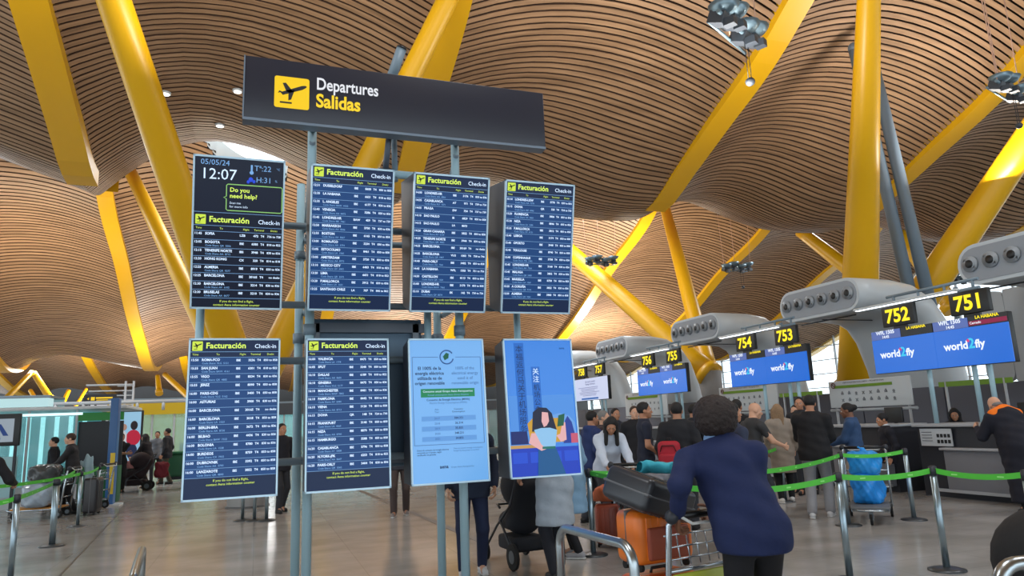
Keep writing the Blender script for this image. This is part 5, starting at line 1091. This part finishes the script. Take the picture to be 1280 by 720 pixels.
def soft_bag(name, label, cat, loc, dims, col, rot=(0, 0, 0), parts=(), rough=.8, knot=False):
    o = thing(name, label, cat, loc); o.rotation_euler = rot; w, d, hgt = dims
    rr = random.Random(int(abs(loc[0] * 997 + loc[1] * 131))); pr = [('e', (0, 0, hgt * .46), (w * .47, d * .47, hgt * .46), None, 4)]
    for k in range(6): pr.append(('e', (rr.uniform(-.28, .28) * w, rr.uniform(-.2, .2) * d, hgt * rr.uniform(.2, .7)), (w * .26, d * .3, hgt * .22)))
    if knot: pr += [('c', (0, 0, hgt * .85), (0, 0, hgt * 1.02), .02, .03), ('c', (0, 0, hgt), (.05, 0, hgt * 1.1), .025, .015), ('c', (0, 0, hgt), (-.05, .02, hgt * 1.1), .025, .015)]
    v, q = sdf_mesh(pr, max(w, d, hgt) / 36, .03, [lambda g: .0 - g[..., 2]], lambda g: .006 * np.sin(g[..., 0] * 60 + g[..., 2] * 40) * np.sin(g[..., 1] * 50) + .018 * np.sin(g[..., 0] * 17 + 1) * np.sin(g[..., 2] * 19 + g[..., 1] * 13))
    obj('sack', np_mesh('sack', [(v, q, 0)], [M('bag_%d_%d_%d' % col, col, rough, noise=.15, scale=10, bump=.3)]), None, o); return o
def local(p, az, x, y, z=0): a = math.radians(az); return Vector((p[0] + x * math.cos(a) + y * math.sin(a), p[1] - x * math.sin(a) + y * math.cos(a), z))
def backpack(label, loc, az, col, s=1.0, trim=(30, 20, 24)):
    o = thing('backpack', label, 'backpack', loc, -math.radians(az)); m_ = M('pack_%d_%d_%d' % col, col, .7, noise=.12, scale=12, bump=.2); t_ = M('pack_trim_%d_%d_%d' % trim, trim, .7)
    obj('main_pocket', MB().rbox((0, 0, .22 * s), (.31 * s, .17 * s, .44 * s), .07 * s, seg=4), m_, o); obj('front_pocket', MB().rbox((0, -.10 * s, .15 * s), (.25 * s, .08 * s, .24 * s), .035 * s), m_, o)
    obj('zip', MB().tube([(-.11 * s, -.09 * s, .3 * s), (-.08 * s, -.095 * s, .38 * s), (.08 * s, -.095 * s, .38 * s), (.11 * s, -.09 * s, .3 * s)], .006 * s, 6), t_, o)
    obj('grab_loop', MB().tube([(-.03 * s, .04 * s, .43 * s), (-.025 * s, .04 * s, .48 * s), (.025 * s, .04 * s, .48 * s), (.03 * s, .04 * s, .43 * s)], .008, 6), t_, o)
    for x in (-.09, .09): obj('strap', MB().tube([(x * s, .08 * s, .40 * s), (x * s, .12 * s, .34 * s), (x * s, .12 * s, .14 * s), (x * s, .08 * s, .06 * s)], .014 * s, 8), t_, o)
    return o
def stroller(label, loc, az, fab=(20, 22, 30), s=1.0):
    o = thing('stroller', label, 'stroller', (loc[0], loc[1], 0), -math.radians(az)); m_ = M('stroller_%d_%d_%d' % fab, fab, .8, noise=.1, scale=14, bump=.2)
    f = MB()
    for x in (-.24, .24): f.tube([(x, -.5, 1.02), (x, -.3, .68), (x, .1, .42), (x, .42, .16)], .014, 8).tube([(x, .02, .5), (x, -.36, .14)], .014, 8)
    f.tube([(-.24, -.5, 1.02), (-.2, -.53, 1.04), (.2, -.53, 1.04), (.24, -.5, 1.02)], .017, 8); obj('frame', f, DARK, o)
    v, q = sdf_mesh([('c', (0, -.12, .5), (0, -.3, .85), .17, .17, (1, 0, 0), 1.2), ('c', (0, -.1, .48), (0, .2, .46), .14, .12, (1, 0, 0), 1.4)], .02, .05); obj('seat', np_mesh('seat', [(v, q, 0)], [m_]), None, o)
    hv = MB().ell((0, -.12, .86), (.25, .3, .26), 20, 12); obj('hood', hv, m_, o)
    obj('basket', MB().rbox((0, -.05, .24), (.4, .5, .16), .04), m_, o); obj('bumper_bar', MB().tube([(-.22, .05, .62), (-.18, .22, .64), (.18, .22, .64), (.22, .05, .62)], .014, 8), BLACK, o)
    for x in (-.26, .26): wheel(o, (x, -.36, .14), .14); wheel(o, (x, .42, .10), .10)
    return o
CZ = .232
# main cart
pc = PC; trolley('luggage cart pushed by the person in navy, lime and blue panel at its back', pc, MAINAZ, panel=True)
R_ = lambda az, x=0, y=0: (x, y, -math.radians(az))
suitcase('large orange suitcase with a red pocket, lower of the two on the cart', local(pc, MAINAZ, -.03, -.08, CZ + .04), (.50, .30, .30), (214, 96, 30), R_(MAINAZ), 4, accents=(150, 40, 34), wheels=True)
suitcase('scuffed orange suitcase, upper of the two on the cart', local(pc, MAINAZ, -.04, -.07, CZ + .04 + .30 + .07), (.46, .28, .34), (226, 116, 34), R_(MAINAZ + 4), 4, accents=(150, 70, 50), wheels=True)
suitcase('black ribbed suitcase lying tilted on top of the orange ones', local(pc, MAINAZ, -.06, -.30, 1.03), (.52, .22, .40), (44, 46, 52), (math.radians(-76), math.radians(16), -math.radians(MAINAZ - 12)), 6, wheels=False)
soft_bag('folded_garment', 'turquoise folded garment on the black suitcase', 'garment', local(pc, MAINAZ, .14, .0, 1.2), (.26, .2, .08), (60, 170, 190))
# middle cart with baggage
c2 = feet(797, 8.8); a2 = los(795) + 170
trolley('luggage cart heaped with bags in front of the white sweatshirt', c2, a2, basket=True)
suitcase('dark suitcase standing on the middle cart', local(c2, a2, .02, -.1, CZ + .04), (.44, .26, .44), (34, 36, 42), R_(a2), 5, accents=(28, 28, 34))
soft_bag('travel_bag', 'black and white patterned bag on top of the middle cart', 'bag', local(c2, a2, -.06, .05, .74), (.5, .36, .2), (120, 122, 130)); soft_bag('travel_bag', 'black soft bag at the front of the middle cart', 'bag', local(c2, a2, .05, .42, CZ), (.42, .34, .42), (26, 28, 34))
soft_bag('travel_bag', 'dark crumpled bag lying on the left of the middle cart heap', 'bag', local(c2, a2, .2, -.1, .72), (.32, .3, .2), (52, 52, 58))
suitcase('small orange suitcase at the belt, left of the middle cart', feet(752, 9.3) + Vector((0, 0, .045)), (.30, .22, .48), (150, 66, 44), R_(los(752) + 10), 4)
soft_bag('holdall', 'brown orange holdall on the small orange suitcase', 'bag', feet(752, 9.3) + Vector((0, 0, .555)), (.32, .24, .2), (178, 92, 56))
backpack('red backpack on the back of the person in the black jacket', local(feet(846, 10.3), los(846) + 8, -.10, -.30, .80), los(846) + 8, (168, 24, 44), 1.0)
backpack('red backpack worn by the person in the slate blue shirt', local(feet(914, 8.6), los(914) + 55, 0, -.27, 1.0), los(914) + 55, (190, 30, 60), .85)
# blue sacks beside the denim jacket
c3 = feet(1072, 10.6); a3 = los(1070) + 180
trolley('luggage cart under the blue plastic sacks beside the denim jacket', c3, a3, basket=False)
soft_bag('plastic_sack', 'lower bright blue plastic sack on the cart at the second belt row', 'bag', Vector(c3) + Vector((0, 0, CZ)), (.42, .36, .46), (28, 136, 222), rough=.35)
soft_bag('plastic_sack', 'upper bright blue plastic sack with a knotted top', 'bag', Vector(c3) + Vector((-.01, 0, CZ + .40)), (.40, .38, .36), (36, 146, 226), rough=.35, knot=True)
# stroller behind the blue poster, another at the right bottom corner
stroller('dark stroller pushed by the person in the pale grey coat', local(feet(688, 7.7), los(688) - 28, 0, .9), los(688) - 28)
stroller('black stroller hood cut by the bottom right corner', at(1262, 3.5), los(1262) - 60, (18, 18, 20))
# left cart with wrapped bags
c4 = ground(52, 648); a4 = los(52) - 70
trolley('luggage cart loaded with plastic-wrapped bags at the left', c4, a4, deck=(190, 130, 60))
WRAP = (150, 164, 178)
soft_bag('wrapped_bag', 'large plastic-wrapped bag low on the left cart', 'bag', local(c4, a4, 0, .05, CZ), (.62, .86, .55), WRAP, rough=.2); soft_bag('wrapped_bag', 'dark plastic-wrapped bag on top of the left cart', 'bag', local(c4, a4, 0, .0, CZ + .5), (.56, .8, .38), (70, 74, 76), rough=.25)
suitcase('dark upright suitcase beside the left cart of wrapped bags', local(c4, a4, .1, -.9, .045), (.42, .28, .72), (32, 30, 34), R_(a4), 4)
cl = thing('hanging_cloth', 'pale grey garment hanging from the cart beside the tall person at the left', 'garment', ground(106, 640))
v, q = sdf_mesh([('c', (0, 0, 1.18), (.08, 0, .45), .03, .16, (0, 1, 0), .35), ('c', (-.18, 0, .95), (0, 0, 1.15), .08, .05, (0, 1, 0), .4)], .018, .05, (), lambda g: .01 * np.sin(g[..., 0] * 50)); obj('cloth', np_mesh('cloth', [(v, q, 0)], [CLOTH('pale', (150, 176, 186))]), None, cl)
c5 = feet(108, 16.5); a5 = los(104) - 60
trolley('empty luggage cart behind the hanging pale garment', c5, a5)
c6 = feet(172, 21.5); a6 = los(172) - 80
stroller('loaded stroller with dark red bags among the people left of the screens', c6, a6, (38, 24, 30))
soft_bag('travel_bag', 'dark red bag hanging on the loaded stroller', 'bag', local(c6, a6, .0, -.70, .34), (.4, .3, .5), (110, 26, 40)); soft_bag('travel_bag', 'white and red bag on top of the loaded stroller', 'bag', local(c6, a6, .0, .14, .66), (.36, .3, .24), (190, 130, 130))
suitcase('dark suitcase standing beside the person with crossed arms', feet(143, 20.6) + Vector((0, 0, .045)), (.4, .26, .62), (36, 30, 34), R_(30), 4)

finish_texts()
